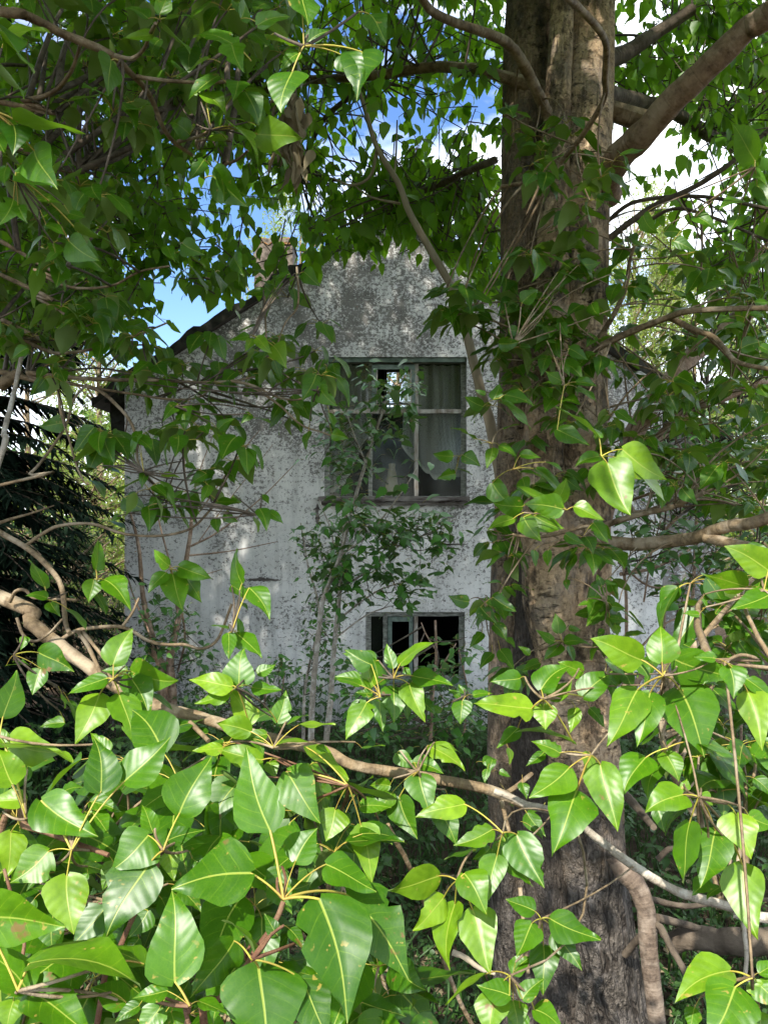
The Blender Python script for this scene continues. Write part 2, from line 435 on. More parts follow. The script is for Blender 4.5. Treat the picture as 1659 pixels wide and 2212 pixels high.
# ------------------------------------------------------------------ mesh collector
class Acc:
    def __init__(self):
        self.v, self.f, self.uv, self.tone, self.mi, self.n = [], [], [], [], [], 0

    def add(self, verts, quads, uv=None, tone=None, mi=0):
        verts = np.asarray(verts, float).reshape(-1, 3)
        k = len(verts)
        quads = np.asarray(quads, np.int64).reshape(-1, 4)
        self.v.append(verts)
        self.f.append(quads + self.n)
        self.uv.append(np.zeros((k, 2)) if uv is None else np.asarray(uv, float).reshape(-1, 2))
        self.tone.append(np.zeros(k) if tone is None else np.broadcast_to(np.asarray(tone, float), (k,)))
        self.mi.append(np.full(len(quads), mi))
        self.n += k

    def build(self, name, mats, parent=None, smooth=True):
        V = np.concatenate(self.v); F = np.concatenate(self.f)
        U = np.concatenate(self.uv); T = np.concatenate(self.tone); MI = np.concatenate(self.mi)
        org = np.zeros(3)
        if parent is not None:
            wp = Vector(parent.location)
            q = parent.parent
            while q is not None:
                wp = wp + q.location
                q = q.parent
            org = np.array(wp)
        me = bpy.data.meshes.new(name)
        me.vertices.add(len(V)); me.vertices.foreach_set('co', (V - org).ravel())
        me.loops.add(F.size); me.loops.foreach_set('vertex_index', F.ravel().astype(np.int32))
        me.polygons.add(len(F))
        me.polygons.foreach_set('loop_start', (np.arange(len(F)) * 4).astype(np.int32))
        me.polygons.foreach_set('loop_total', np.full(len(F), 4, np.int32))
        me.polygons.foreach_set('material_index', MI.astype(np.int32))
        me.polygons.foreach_set('use_smooth', np.full(len(F), smooth))
        ul = me.uv_layers.new(name='UVMap')
        ul.data.foreach_set('uv', U[F.ravel()].ravel())
        at = me.attributes.new('tone', 'FLOAT', 'POINT')
        at.data.foreach_set('value', T)
        for m in (mats if isinstance(mats, (list, tuple)) else [mats]):
            me.materials.append(m)
        me.update(calc_edges=True)
        o = bpy.data.objects.new(name, me)
        COL.objects.link(o)
        if parent is not None:
            o.parent = parent
        return o


def thing(name, label, cat, loc=(0, 0, 0), group=None):
    o = bpy.data.objects.new(name, None)
    o.empty_display_size = 0.2
    COL.objects.link(o)
    o.location = loc
    o['label'] = label
    o['category'] = cat
    if group:
        o['group'] = group
    return o


def tag(o, label, cat, group=None, kind=None):
    o['label'] = label
    o['category'] = cat
    if group:
        o['group'] = group
    if kind:
        o['kind'] = kind
    return o


# ------------------------------------------------------------------ tubes
def spline(pts, rs, sub=6):
    pts = np.asarray(pts, float); rs = np.asarray(rs, float)
    if len(pts) < 3 or sub <= 1:
        if sub <= 1:
            return pts, rs
        t = np.linspace(0, 1, sub * (len(pts) - 1) + 1)
        return pts[0] + (pts[-1] - pts[0]) * t[:, None], rs[0] + (rs[-1] - rs[0]) * t
    ext = np.vstack([2 * pts[0] - pts[1], pts, 2 * pts[-1] - pts[-2]])
    op, orr = [], []
    for i in range(len(pts) - 1):
        p0, p1, p2, p3 = ext[i:i + 4]
        for k in range(sub):
            t = k / sub
            op.append(0.5 * (2 * p1 + (p2 - p0) * t + (2 * p0 - 5 * p1 + 4 * p2 - p3) * t * t + (3 * p1 - p0 - 3 * p2 + p3) * t ** 3))
            orr.append(rs[i] + (rs[i + 1] - rs[i]) * t)
    op.append(pts[-1]); orr.append(rs[-1])
    return np.array(op), np.array(orr)


def tube(acc, pts, rs, sides=7, sub=5, mi=0, tone=0.0, rough=0.0, cap=True, shape=None):
    p, r = spline(pts, rs, sub)
    n = len(p)
    tan = unit(np.gradient(p, axis=0))
    ref = np.array([0, 0, 1.0]) if abs(tan[0][2]) < 0.9 else np.array([1.0, 0, 0])
    a = unit(np.cross(ref, tan[0]))
    A = []
    for i in range(n):
        a = a - tan[i] * np.dot(a, tan[i])
        a = unit(a)
        A.append(a)
    A = np.array(A)
    B = np.cross(tan, A)
    th = np.arange(sides + 1) / sides * 2 * math.pi
    rr = np.repeat(r[:, None], sides + 1, 1)
    if rough:
        sd = rng.uniform(0, 50)
        ln = np.concatenate([[0], np.cumsum(np.linalg.norm(np.diff(p, axis=0), axis=1))])
        for i in range(n):
            for j in range(sides):
                q = Vector((math.cos(th[j]) * 1.2 + sd, math.sin(th[j]) * 1.2, ln[i] / max(r.max(), 1e-4) * 0.8))
                rr[i, j] *= 1 + rough * (mnoise.noise(q) + .6 * mnoise.noise(q * 2.7)) + rough * 1.2 * max(0, mnoise.noise(q * 1.6 + Vector((9, 3, 1))) - .35)
            rr[i, sides] = rr[i, 0]
    if shape is not None:
        rr = shape(rr, p, th)
    V = p[:, None, :] + rr[..., None] * (np.cos(th)[None, :, None] * A[:, None, :] + np.sin(th)[None, :, None] * B[:, None, :])
    ln = np.concatenate([[0], np.cumsum(np.linalg.norm(np.diff(p, axis=0), axis=1))])
    U = np.stack(np.broadcast_arrays((th / (2 * math.pi))[None, :] * 2 * math.pi * float(np.mean(r)), ln[:, None]), -1)
    s1 = sides + 1
    i, j = np.meshgrid(np.arange(n - 1), np.arange(sides), indexing='ij')
    q = np.stack([i * s1 + j, i * s1 + j + 1, (i + 1) * s1 + j + 1, (i + 1) * s1 + j], -1).reshape(-1, 4)
    acc.add(V, q, U.reshape(-1, 2), tone, mi)
    if cap:
        for e in (0, n - 1):
            vs = np.vstack([V[e], p[e][None]])
            c = len(vs) - 1
            jj = np.arange(0, sides, 2)
            qq = np.stack([jj, jj + 1, np.minimum(jj + 2, sides), np.full(len(jj), c)], -1)
            acc.add(vs, qq if e else qq[:, ::-1], None, tone, mi)
    return p, r


def thin_tubes(acc, P0, P1, P2, r0, r1, mi=0, seg=4, sides=3, tone=0.5):
    """many curved thin tubes at once (quadratic curves P0 P1 P2)"""
    P0, P1, P2 = (np.asarray(x, float).reshape(-1, 3) for x in (P0, P1, P2))
    n = len(P0)
    if n == 0:
        return
    t = np.linspace(0, 1, seg + 1)[None, :, None]
    C = (1 - t) ** 2 * P0[:, None] + 2 * t * (1 - t) * P1[:, None] + t * t * P2[:, None]
    tan = unit(np.gradient(C, axis=1))
    ref = np.where(np.abs(tan[..., 2:3]) < 0.9, np.array([0, 0, 1.0]), np.array([1.0, 0, 0]))
    A = unit(np.cross(ref, tan)); B = np.cross(tan, A)
    r0 = np.broadcast_to(np.asarray(r0, float), (n,)); r1 = np.broadcast_to(np.asarray(r1, float), (n,))
    R = (r0[:, None] + (r1 - r0)[:, None] * t[0, :, 0][None]) [:, :, None, None]
    th = np.arange(sides) / sides * 2 * math.pi
    V = C[:, :, None, :] + R * (np.cos(th)[None, None, :, None] * A[:, :, None, :] + np.sin(th)[None, None, :, None] * B[:, :, None, :])
    base = (np.arange(n) * (seg + 1) * sides)[:, None, None]
    i, j = np.meshgrid(np.arange(seg), np.arange(sides), indexing='ij')
    q = np.stack([i * sides + j, i * sides + (j + 1) % sides, (i + 1) * sides + (j + 1) % sides, (i + 1) * sides + j], -1).reshape(1, -1, 4)
    acc.add(V, base + q, None, tone, mi)


# ------------------------------------------------------------------ leaves
POP_T = np.array([0, .03, .08, .15, .25, .35, .48, .60, .72, .82, .90, .96, 1.0])
POP_W = np.array([.05, .20, .36, .46, .50, .485, .42, .335, .235, .15, .083, .036, .004])
WIL_W = np.array([.05, .14, .25, .36, .45, .49, .50, .46, .38, .28, .18, .09, .01])


def leaves(acc, base, d, nrm, L, wr, fold, curl, tone, mi=0, res='hi', prof=POP_W, wave=0.03, bites=0.0, twist=None):
    base, d, nrm = (np.asarray(x, float).reshape(-1, 3) for x in (base, d, nrm))
    n = len(base)
    if n == 0:
        return
    bc = lambda x: np.broadcast_to(np.asarray(x, float), (n,))
    L, wr, fold, curl, tone = map(bc, (L, wr, fold, curl, tone))
    T = {'hi': np.array([0, .02, .05, .1, .17, .26, .36, .47, .58, .69, .79, .87, .94, 1.0]),
         'mid': np.array([0, .04, .14, .3, .5, .7, .87, 1.0]),
         'low': np.array([0, .15, .45, .78, 1.0]),
         'tiny': np.array([0, .35, 1.0])}[res]
    s = {'hi': np.linspace(-1, 1, 9), 'mid': np.linspace(-1, 1, 5), 'low': np.array([-1, 0, 1.0]), 'tiny': np.array([-1, 0, 1.0])}[res]
    d = unit(d)
    nrm = unit(nrm - d * np.sum(nrm * d, 1, keepdims=True))
    side = np.cross(d, nrm)
    wt = np.interp(T, POP_T, prof)
    tt = T[None, :, None]; ss = s[None, None, :]
    ph = rng.uniform(0, 6.28, n)[:, None, None]; ph2 = rng.uniform(0, 6.28, n)[:, None, None]
    edge = 1 + (0.05 * np.sin(8 * tt + ph) + 0.03 * np.sin(19 * tt + ph2 + ss)) * (np.abs(ss) > 0.9)
    if bites and res == 'hi':
        b = (rng.random((n, len(T), 2)) < bites) * rng.uniform(0.15, 0.5, (n, len(T), 2))
        edge = edge * np.ones((n, len(T), len(s)))
        edge[:, :, 0] *= 1 - b[:, :, 0]
        edge[:, :, -1] *= 1 - b[:, :, 1]
    asym = 1 + 0.07 * np.sign(ss) * np.sin(ph2)
    x = ss * wt[None, :, None] * wr[:, None, None] * edge * asym
    cu = np.where(np.abs(curl) < 0.05, 0.05, curl)[:, None, None]
    y = np.sin(cu * tt) / cu - 0.07 * np.abs(ss) ** 2 * wr[:, None, None] * np.clip(1 - tt * 4, 0, 1)
    z = -(1 - np.cos(cu * tt)) / cu + fold[:, None, None] * np.abs(x)
    z = z + wave * (np.sin(9.5 * tt + ph + 1.3 * np.sign(ss)) + 0.6 * np.sin(5 * tt + ph2)) * np.abs(ss) ** 2 - fold[:, None, None] * 1.3 * x * x
    sw = (0.10 * np.sin(2.4 * tt + ph2)) * tt      # the midrib itself sways
    x = x + sw
    x, y, z = (np.broadcast_to(q, (n, len(T), len(s))) * L[:, None, None] for q in (x, y, z))
    if twist is not None:
        a = bc(twist)[:, None, None] * tt
        x, z = x * np.cos(a) - z * np.sin(a), x * np.sin(a) + z * np.cos(a)
    V = base[:, None, None, :] + x[..., None] * side[:, None, None, :] + y[..., None] * d[:, None, None, :] + z[..., None] * nrm[:, None, None, :]
    U = np.stack(np.broadcast_arrays(ss * wt[None, :, None] * 0.7, tt + 0 * ss), -1)
    U = np.broadcast_to(U, (n, len(T), len(s), 2))
    ns = len(s); nt_ = len(T)
    i, j = np.meshgrid(np.arange(nt_ - 1), np.arange(ns - 1), indexing='ij')
    q = np.stack([i * ns + j, i * ns + j + 1, (i + 1) * ns + j + 1, (i + 1) * ns + j], -1).reshape(1, -1, 4)
    acc.add(V, (np.arange(n) * nt_ * ns)[:, None, None] + q, U.reshape(-1, 2), np.repeat(tone, nt_ * ns), mi)


def randdir(n):
    return unit(rng.normal(size=(n, 3)))


TOCAM = np.array([0, -1.0, 0])
UP = np.array([0, 0, 1.0])


def hero(acc, spec, tone=(0.35, 0.8), up=0.75):
    """spec: list of (window, depth, node or None, 'bx,by,tx,ty,w; ...') leaf sprays measured from the photograph"""
    for win, dep, node, txt in spec:
        k = WIN[win][2]
        rows = [tuple(float(q) for q in r.split(',')) for r in txt.split(';') if r.strip()]
        nd = None if node is None else PW(win, *node, dep)
        for idx, r in enumerate(rows):
            bx, by, tx, ty, wv = r[:5]
            tn = float(np.clip((r[5] if len(r) > 5 else rng.uniform(*tone)) + rng.normal(0, .13), 0, 1))
            db = dep + rng.uniform(-0.015, 0.03) + 0.012 * idx * (dep * 0.9)
            px_len = math.hypot(tx - bx, ty - by) * k
            dz = np.clip(0.55 * (ty - by) / max(math.hypot(tx - bx, ty - by), 1), -0.5, 0.5) * px_len / FOC * db
            b = PW(win, bx, by, db)
            t = PW(win, tx, ty, db - dz)
            Lr = np.linalg.norm(t - b)
            dr = (t - b) / Lr
            # chord to arc
            cu = rng.uniform(0.05, 0.85)
            Lr *= 1 + cu * cu / 20
            view = unit(EYE - (b + t) / 2)
            nr = unit(view * 0.9 + UP * up + randdir(1)[0] * 0.2)
            nr = unit(nr - dr * np.dot(nr, dr))
            sd = np.cross(dr, nr)
            nat = max(wv * (np.linalg.norm(PW(win, tx, ty, db) - PW(win, bx, by, db)) / Lr), 0.0)
            full = 0.68
            if nat < 0.5:
                ang = math.acos(min(1, nat / full)) * (1 if rng.random() < 0.5 else -1) * 0.85
                nr = nr * math.cos(ang) + sd * math.sin(ang)
                wr = full
            else:
                wr = min(max(nat, 0.55), 1.15)
            if wv >= 0.9:
                wr = min(wr * 1.0, 1.2)
            # bend the start so that the curl lands on the tip
            dr2 = unit(dr + nr * cu * 0.5)
            leaves(acc, [b], [dr2], [nr], Lr, wr, rng.uniform(0.02, 0.38), cu, tn, 0, 'hi', wave=rng.uniform(.012, .042), bites=rng.choice([0, 0, .03, .07]), twist=rng.uniform(-.25, .25))
            if nd is not None and np.linalg.norm(nd - b) < 1.5 * Lr:
                root = nd
            elif nd is not None:
                root = b + unit(nd - b) * .4 * Lr + UP * .01
                thin_tubes(acc, [nd], [(nd + root) / 2 + randdir(1)[0] * .12 * np.linalg.norm(nd - root)], [root], .0024, .0017, 2, 6, 5)
            else:
                root = b - dr * 0.35 * Lr + np.array([0, 0.03, -0.01]) + randdir(1)[0] * 0.01
            mid = (root + b) / 2 + UP * 0.12 * np.linalg.norm(b - root)
            pr = 0.0030 * min(1.0, Lr / 0.11) * 0.52
            thin_tubes(acc, [root], [mid], [b], pr * 1.15, pr * 0.95, 1, 6, 5)


def rosettes(acc, nodes, nl, L, tone=(0.1, 0.7), res='mid', droop=0.5, pet=0.6, wr=0.66, prof=POP_W, jit=0.0, up=0.7, axis=None, petr=0.0011, mi=0, pmi=1, curl=(0.1, 0.7)):
    """clusters of leaves on short shoots; nodes (n,3)"""
    nodes = np.asarray(nodes, float).reshape(-1, 3)
    n = len(nodes)
    if n == 0:
        return
    m = n * nl
    c = np.repeat(nodes, nl, 0)
    az = (np.tile(np.arange(nl), n) * 2.4 + np.repeat(rng.uniform(0, 6.28, n), nl) + rng.normal(0, .35, m))
    el = rng.uniform(-0.35, 0.75, m)
    rdir = np.stack([np.cos(az) * np.cos(el), np.sin(az) * np.cos(el), np.sin(el)], -1)
    if axis is not None:
        rdir = unit(rdir + 0.4 * np.repeat(np.asarray(axis).reshape(-1, 3), nl, 0))
    Ls = L * rng.uniform(0.62, 1.2, m)
    if jit:
        c = c + rng.normal(0, jit, (m, 3))
    pl = Ls * pet * rng.uniform(0.6, 1.1, m)
    base = c + rdir * pl[:, None]
    d = unit(rdir * (1 - droop) + np.array([0, 0, -1.0]) * droop + 0.25 * randdir(m))
    nr = unit(UP * up + rdir * 0.35 + 0.55 * randdir(m) + TOCAM * 0.15)
    leaves(acc, base, d, nr, Ls, wr * rng.uniform(0.85, 1.15, m), rng.uniform(0.0, 0.35, m), rng.uniform(*curl, m), rng.uniform(*tone, m), mi, res, prof)
    if petr:
        mid = c + rdir * pl[:, None] * 0.5 + UP * (pl * 0.18)[:, None]
        thin_tubes(acc, c, mid, base, petr, petr * 0.85, pmi, 3, 3)


def connect(acc, nodes, net, r0=0.004, r1=0.0018, mi=0, sag=0.06, maxd=None):
    """a thin twig from each node back to the nearest point of the branch network"""
    nodes = np.asarray(nodes, float).reshape(-1, 3)
    net = np.asarray(net, float).reshape(-1, 3)
    if not len(nodes):
        return
    net = net + rng.normal(0, 1e-4, net.shape)
    idx = np.concatenate([(((nodes[i:i + 400, None, :] - net[None]) ** 2).sum(-1) * rng.uniform(.4, 1.9, (len(nodes[i:i + 400]), len(net)))).argmin(1) for i in range(0, len(nodes), 400)])
    a = net[idx]
    ln = np.linalg.norm(nodes - a, axis=1)
    keep = np.ones(len(nodes), bool) if maxd is None else ln < maxd
    a, b, ln = a[keep], nodes[keep], ln[keep]
    mid = (a + b) / 2 + rng.normal(0, 1, a.shape) * (ln * 0.10)[:, None] + UP * (ln * sag)[:, None]
    thin_tubes(acc, a, mid, b, r0 * np.clip(ln / 0.4, 0.6, 2.2), r1, mi, 6, 4)


def inpoly(x, y, poly):
    c = np.zeros(len(x), bool)
    j = len(poly) - 1
    for i in range(len(poly)):
        xi, yi = poly[i]; xj, yj = poly[j]
        k = ((yi > y) != (yj > y)) & (x < (xj - xi) * (y - yi) / (yj - yi + 1e-9) + xi)
        c ^= k
        j = i
    return c


def scatter(poly, n, d0, d1, holes=(), keep=0.06, margin=0.12):
    """points inside a measured outline at depths d0..d1; open gaps keep clear by the size of a leaf cluster (margin in metres)"""
    poly = np.array(poly, float)
    lo, hi = poly.min(0), poly.max(0)
    x = rng.uniform(lo[0], hi[0], n * 4); y = rng.uniform(lo[1], hi[1], n * 4)
    d = rng.uniform(d0, d1, len(x))
    ok = inpoly(x, y, poly)
    for h in holes:
        bad = inpoly(x, y, h)
        m = margin * FOC / d
        for k in range(10):
            a_ = k * 0.628
            bad |= inpoly(x + m * math.cos(a_), y + m * math.sin(a_), h)
        ok &= ~(bad & (rng.random(len(x)) > keep))
    x, y, d = x[ok][:n], y[ok][:n], d[ok][:n]
    return np.stack([(x - 829.5) / FOC * d, d, 2.0 - (y - 1106) / FOC * d], -1)


def branch(acc, win, txt, deps, r0, r1, mi=0, sides=8, sub=5, rough=0.12, pre=None, post=None, net=None):
    """branch measured in a window; r0, r1 in window units; pre/post: 3D points (with radius m) to carry on outside the picture"""
    pts = [tuple(float(q) for q in r.split(',')) for r in txt.split()]
    n = len(pts)
    dp = np.interp(np.linspace(0, 1, n), np.linspace(0, 1, len(deps)), deps)
    k = WIN[win][2]
    X = [PW(win, a, b, d) for (a, b), d in zip(pts, dp)]
    R = [(r0 + (r1 - r0) * i / max(n - 1, 1)) * k / FOC * d for i, d in enumerate(dp)]
    if pre:
        X = [np.array(q[:3], float) for q in pre] + X; R = [q[3] for q in pre] + R
    if post:
        X = X + [np.array(q[:3], float) for q in post]; R = R + [q[3] for q in post]
    p, r = tube(acc, X, R, sides, sub, mi, 0.5, rough)
    if net is not None:
        net.append(p)
    return p


# ------------------------------------------------------------------ boxes
def box(acc, x0, x1, y0, y1, z0, z1, mi=0):
    v = [(x, y, z) for x in (x0, x1) for y in (y0, y1) for z in (z0, z1)]
    q = [(0, 1, 3, 2), (4, 6, 7, 5), (0, 4, 5, 1), (2, 3, 7, 6), (0, 2, 6, 4), (1, 5, 7, 3)]
    acc.add(v, q, None, 0.0, mi)


def wobble_box(acc, x0, x1, y0, y1, z0, z1, amp=0.004, seg=10, mi=0, axis=0):
    """bar whose long edges are slightly worn and uneven"""
    lo = [x0, y0, z0]; hi = [x1, y1, z1]
    o = [i for i in range(3) if i != axis]
    ring = [(0, 0), (1, 0), (1, 1), (0, 1)]
    V = []
    for i in range(seg + 1):
        for a, b in ring:
            p = [0, 0, 0]
            p[axis] = lo[axis] + (hi[axis] - lo[axis]) * i / seg
            p[o[0]] = (hi if a else lo)[o[0]] + rng.uniform(-amp, amp)
            p[o[1]] = (hi if b else lo)[o[1]] + rng.uniform(-amp, amp)
            V.append(p)
    Q = []
    flip = axis == 1
    for i in range(seg):
        for j in range(4):
            q = (i * 4 + j, i * 4 + (j + 1) % 4, (i + 1) * 4 + (j + 1) % 4, (i + 1) * 4 + j)
            Q.append(q[::-1] if flip else q)
    Q += [(3, 2, 1, 0) if not flip else (0, 1, 2, 3)]
    e = seg * 4
    Q += [(e, e + 1, e + 2, e + 3) if not flip else (e + 3, e + 2, e + 1, e)]
    acc.add(V, Q, None, 0.0, mi)

# ================================================================== THE PLACE
# ------------------------------------------------------------------ ground
def ground_sheet():
    xs = np.concatenate([[-300, -120, -50, -25], np.arange(-14, 14.01, 0.28), [25, 50, 120, 300]])
    ys = np.concatenate([[-200, -60, -20, -8], np.arange(-4, 20.01, 0.28), [30, 50, 120, 350]])
    V = [(x, y, ground_z(x, y)) for y in ys for x in xs]
    n = len(xs)
    i, j = np.meshgrid(np.arange(len(ys) - 1), np.arange(n - 1), indexing='ij')
    q = np.stack([i * n + j, i * n + j + 1, (i + 1) * n + j + 1, (i + 1) * n + j], -1).reshape(-1, 4)
    a = Acc()
    a.add(V, q)
    o = a.build('ground', M['soil'])
    o['kind'] = 'structure'


ground_sheet()

# ------------------------------------------------------------------ the abandoned house
HY = 8.5
HS = HY / FOC
hx = lambda px: (px - 829.5) * HS
hz = lambda py: 2.0 - (py - 1106) * HS
GX, GZ, GE = hx(850), hz(468), hz(838)          # ridge x, ridge z, eave z
HL, HR = hx(270), hx(1430)
HB = HY + 4.4


def roof_z(x):
    if x <= GX:
        return GE + (GZ - GE) * (x - HL) / (GX - HL)
    return GE + (GZ - GE) * (HR - x) / (HR - GX)


def wall_face(acc, y, holes, flip=False, zb=-0.9, mi=0):
    """gable wall face with openings, cut into a lattice of cells"""
    xs = sorted({HL, HR, GX, *[h[0] for h in holes], *[h[1] for h in holes]})
    for a, b in zip(xs[:-1], xs[1:]):
        zs = sorted({zb, *[z for h in holes if h[0] <= a + 1e-6 and b <= h[1] + 1e-6 for z in h[2:4]]})
        cuts = zs + [None]
        for z0, z1 in zip(cuts[:-1], cuts[1:]):
            if z1 is not None and any(abs(z0 - h[2]) < 1e-6 and abs(z1 - h[3]) < 1e-6 and h[0] <= a + 1e-6 and b <= h[1] + 1e-6 for h in holes):
                continue
            v = [(a, y, z0), (b, y, z0), (b, y, roof_z(b) if z1 is None else z1), (a, y, roof_z(a) if z1 is None else z1)]
            acc.add(v, [(3, 2, 1, 0)] if flip else [(0, 1, 2, 3)], None, 0.0, mi)


def reveal(acc, h, y0, y1, mi=0):
    x0, x1, z0, z1 = h
    for p, q in (((x0, z0), (x0, z1)), ((x0, z1), (x1, z1)), ((x1, z1), (x1, z0)), ((x1, z0), (x0, z0))):
        acc.add([(p[0], y0, p[1]), (q[0], y0, q[1]), (q[0], y1, q[1]), (p[0], y1, p[1])], [(0, 1, 2, 3)], None, 0.0, mi)


UPW = (hx(700), hx(1008), hz(1082), hz(771))
LOW = (hx(790), hx(1004), hz(1474), hz(1322))
BKW = (0.0, 0.62, 3.58, 4.36)

house = thing('abandoned_house', 'derelict two-storey house with flaking white gable wall behind the poplars', 'house', (GX, HY, -0.3))
a = Acc()
wall_face(a, HY, [UPW, LOW])
reveal(a, UPW, HY, HY + 0.28)
reveal(a, LOW, HY, HY + 0.28)
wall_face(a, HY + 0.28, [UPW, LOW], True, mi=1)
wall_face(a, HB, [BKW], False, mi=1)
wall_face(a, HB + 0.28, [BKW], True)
reveal(a, BKW, HB, HB + 0.28)
for x, s in ((HL, 1), (HR, -1)):
    v = [(x, HY, -0.9), (x, HB + 0.28, -0.9), (x, HB + 0.28, GE), (x, HY, GE)]
    a.add(v, [(3, 2, 1, 0)] if s > 0 else [(0, 1, 2, 3)])
    xi = x + s * 0.25
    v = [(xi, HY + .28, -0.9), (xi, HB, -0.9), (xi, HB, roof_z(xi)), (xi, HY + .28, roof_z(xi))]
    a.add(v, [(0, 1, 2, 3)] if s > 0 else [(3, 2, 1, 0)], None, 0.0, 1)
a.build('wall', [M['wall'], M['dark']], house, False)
a = Acc()
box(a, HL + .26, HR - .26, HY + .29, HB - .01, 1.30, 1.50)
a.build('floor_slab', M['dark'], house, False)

# roof: thick, ragged, mossy edge
def roof_slab(name, side):
    a = Acc()
    nx, ny = 44, 14
    x0, x1 = (HL - 0.34, GX) if side < 0 else (GX, HR + 0.34)
    top, bot = [], []
    for i in range(nx + 1):
        for j in range(ny + 1):
            x = x0 + (x1 - x0) * i / nx
            y = HY - 0.10 + (HB + 0.45 - HY) * j / ny
            z = roof_z(x)
            n = mnoise.noise(Vector((x * 3.1, y * 3.1, 1))) * 0.09 + mnoise.noise(Vector((x * 8, y * 8, 4))) * 0.05
            yy = y + (mnoise.noise(Vector((x * 4, 2, 9))) * 0.05 if j == 0 else 0)
            top.append((x, yy, z + 0.12 + n))
            bot.append((x, yy + (0.03 if j == 0 else 0), z + 0.012))
    i, j = np.meshgrid(np.arange(nx), np.arange(ny), indexing='ij')
    m = ny + 1
    q = np.stack([i * m + j, (i + 1) * m + j, (i + 1) * m + j + 1, i * m + j + 1], -1).reshape(-1, 4)
    a.add(top, q)
    a.add(bot, q[:, ::-1], None, 0.0, 1)
    for (idx) in ([k * m for k in range(nx + 1)], [k * m + ny for k in range(nx, -1, -1)], list(range(ny, -1, -1)), [nx * m + k for k in range(ny + 1)]):
        vs = [bot[k] for k in idx] + [top[k] for k in idx]
        c = len(idx)
        a.add(vs, [(k, k + 1, c + k + 1, c + k) for k in range(c - 1)])
    return a.build('roof', [M['roof'], M['roof_back']], house)


r1 = roof_slab('roof', -1)
r2 = roof_slab('roof', 1)

# chimney
a = Acc()
cx0, cx1, cy0 = -1.60, -1.13, 9.75
seg = 9
ring = [(cx0, cy0), (cx1, cy0), (cx1, cy0 + .5), (cx0, cy0 + .5)]
zt = 5.38
pts = []
for i in range(seg + 1):
    z = 4.1 + (zt - 4.1) * i / seg
    for k in range(4):
        for t in np.linspace(0, 1, 6)[:-1]:
            p, q = ring[k], ring[(k + 1) % 4]
            x, y = p[0] + (q[0] - p[0]) * t, p[1] + (q[1] - p[1]) * t
            n = mnoise.noise(Vector((x * 7, y * 7, z * 7))) * 0.022
            pts.append((x + n * (1 if x > -1.36 else -1), y + n * (1 if y > cy0 + .25 else -1), z))
m = 20
a.add(pts, [(i * m + k, i * m + (k + 1) % m, (i + 1) * m + (k + 1) % m, (i + 1) * m + k) for i in range(seg) for k in range(m)])
ch = a.build('chimney', M['chimney'], house, False)
a = Acc()
cap = []
for i in range(9):
    for j in range(9):
        x = cx0 - .015 + (cx1 - cx0 + .03) * i / 8; y = cy0 - .015 + .53 * j / 8
        e = min(i, j, 8 - i, 8 - j)
        cap.append((x, y, zt + (0.03 + mnoise.noise(Vector((x * 11, y * 11, 0))) * 0.03 if e else -0.06 + mnoise.noise(Vector((x * 15, y * 15, 5))) * 0.04)))
a.add(cap, [(i * 9 + j, (i + 1) * 9 + j, (i + 1) * 9 + j + 1, i * 9 + j + 1) for i in range(8) for j in range(8)])
a.build('lichen_cap', M['lichen'], ch)

# dark boarding under the left eave
a = Acc()
wobble_box(a, hx(232), HL - 0.004, HY + 0.12, HY + 0.20, hz(952), hz(850), 0.012, 8, 0, 2)
wobble_box(a, hx(226), HL - 0.006, HY + 0.02, HY + 0.12, hz(868), hz(850), 0.01, 5, 0, 0)
a.build('eave_boarding', M['roof'], house, False)

# annexe on the right
ax0, ax1, az = HR + 0.01, hx(1590), hz(880)
a = Acc()
AY = HY + 0.55
for (p, q, r, s_) in (((ax0, AY, -.9), (ax1, AY, -.9), (ax1, AY, az - .35), (ax0, AY, az)),
                      ((ax1, AY, -.9), (ax1, HB, -.9), (ax1, HB, az - .35), (ax1, AY, az - .35))):
    a.add([p, q, r, s_], [(0, 1, 2, 3)])
an = a.build('annexe_wall', M['wall_annex'], house, False)
a = Acc()
n = 12
tp = [(ax0 - .0 + (ax1 + .15 - ax0) * i / n, y, az + .05 - .40 * i / n + k + mnoise.noise(Vector((i * .9, y * 2, k))) * .03) for k in (0.0, .11) for y in (AY - .14, HB + .1) for i in range(n + 1)]
m = n + 1
q = []
for i in range(n):
    q += [(i, m + i, m + i + 1, i + 1), (2 * m + i, 2 * m + i + 1, 3 * m + i + 1, 3 * m + i), (i, i + 1, 2 * m + i + 1, 2 * m + i), (m + i, 3 * m + i, 3 * m + i + 1, m + i + 1)]
q.append((n, m + n, 3 * m + n, 2 * m + n))
a.add(tp, q)
a.build('annexe_roof', M['roof'], house)

# broken plaster: ragged, shallow hollows in dark concrete
def gash(px0, px1, py, h, vert=False):
    a = Acc()
    n = 16
    up, lo = [], []
    for i in range(n + 1):
        t = i / n
        e = math.sin(math.pi * t) ** 0.4
        c = mnoise.noise(Vector((t * 4, py, 2))) * h * 0.5
        hh = h * e * (0.55 + 0.45 * abs(mnoise.noise(Vector((t * 9, py, 7)))) * 2)
        q = px0 + (px1 - px0) * t
        y = HY - 0.003
        if vert:
            up.append((hx(py + c + hh), y, hz(q))); lo.append((hx(py + c - hh), y, hz(q)))
        else:
            up.append((hx(q), y - 0.012 * e, hz(py + c - hh))); lo.append((hx(q), y, hz(py + c + hh)))
    k = n + 1
    qs = [(i, i + 1, k + i + 1, k + i) for i in range(n)]
    a.add(up + lo, qs if vert else [q[::-1] for q in qs])
    a.build('plaster_hollow', M['sill'], house)


gash(536, 604, 1252, 5)
gash(676, 694, 1100, 3)
gash(1088, 1138, 686, 6, True)
gash(930, 1012, 1176, 3)
gash(640, 700, 1180, 2)


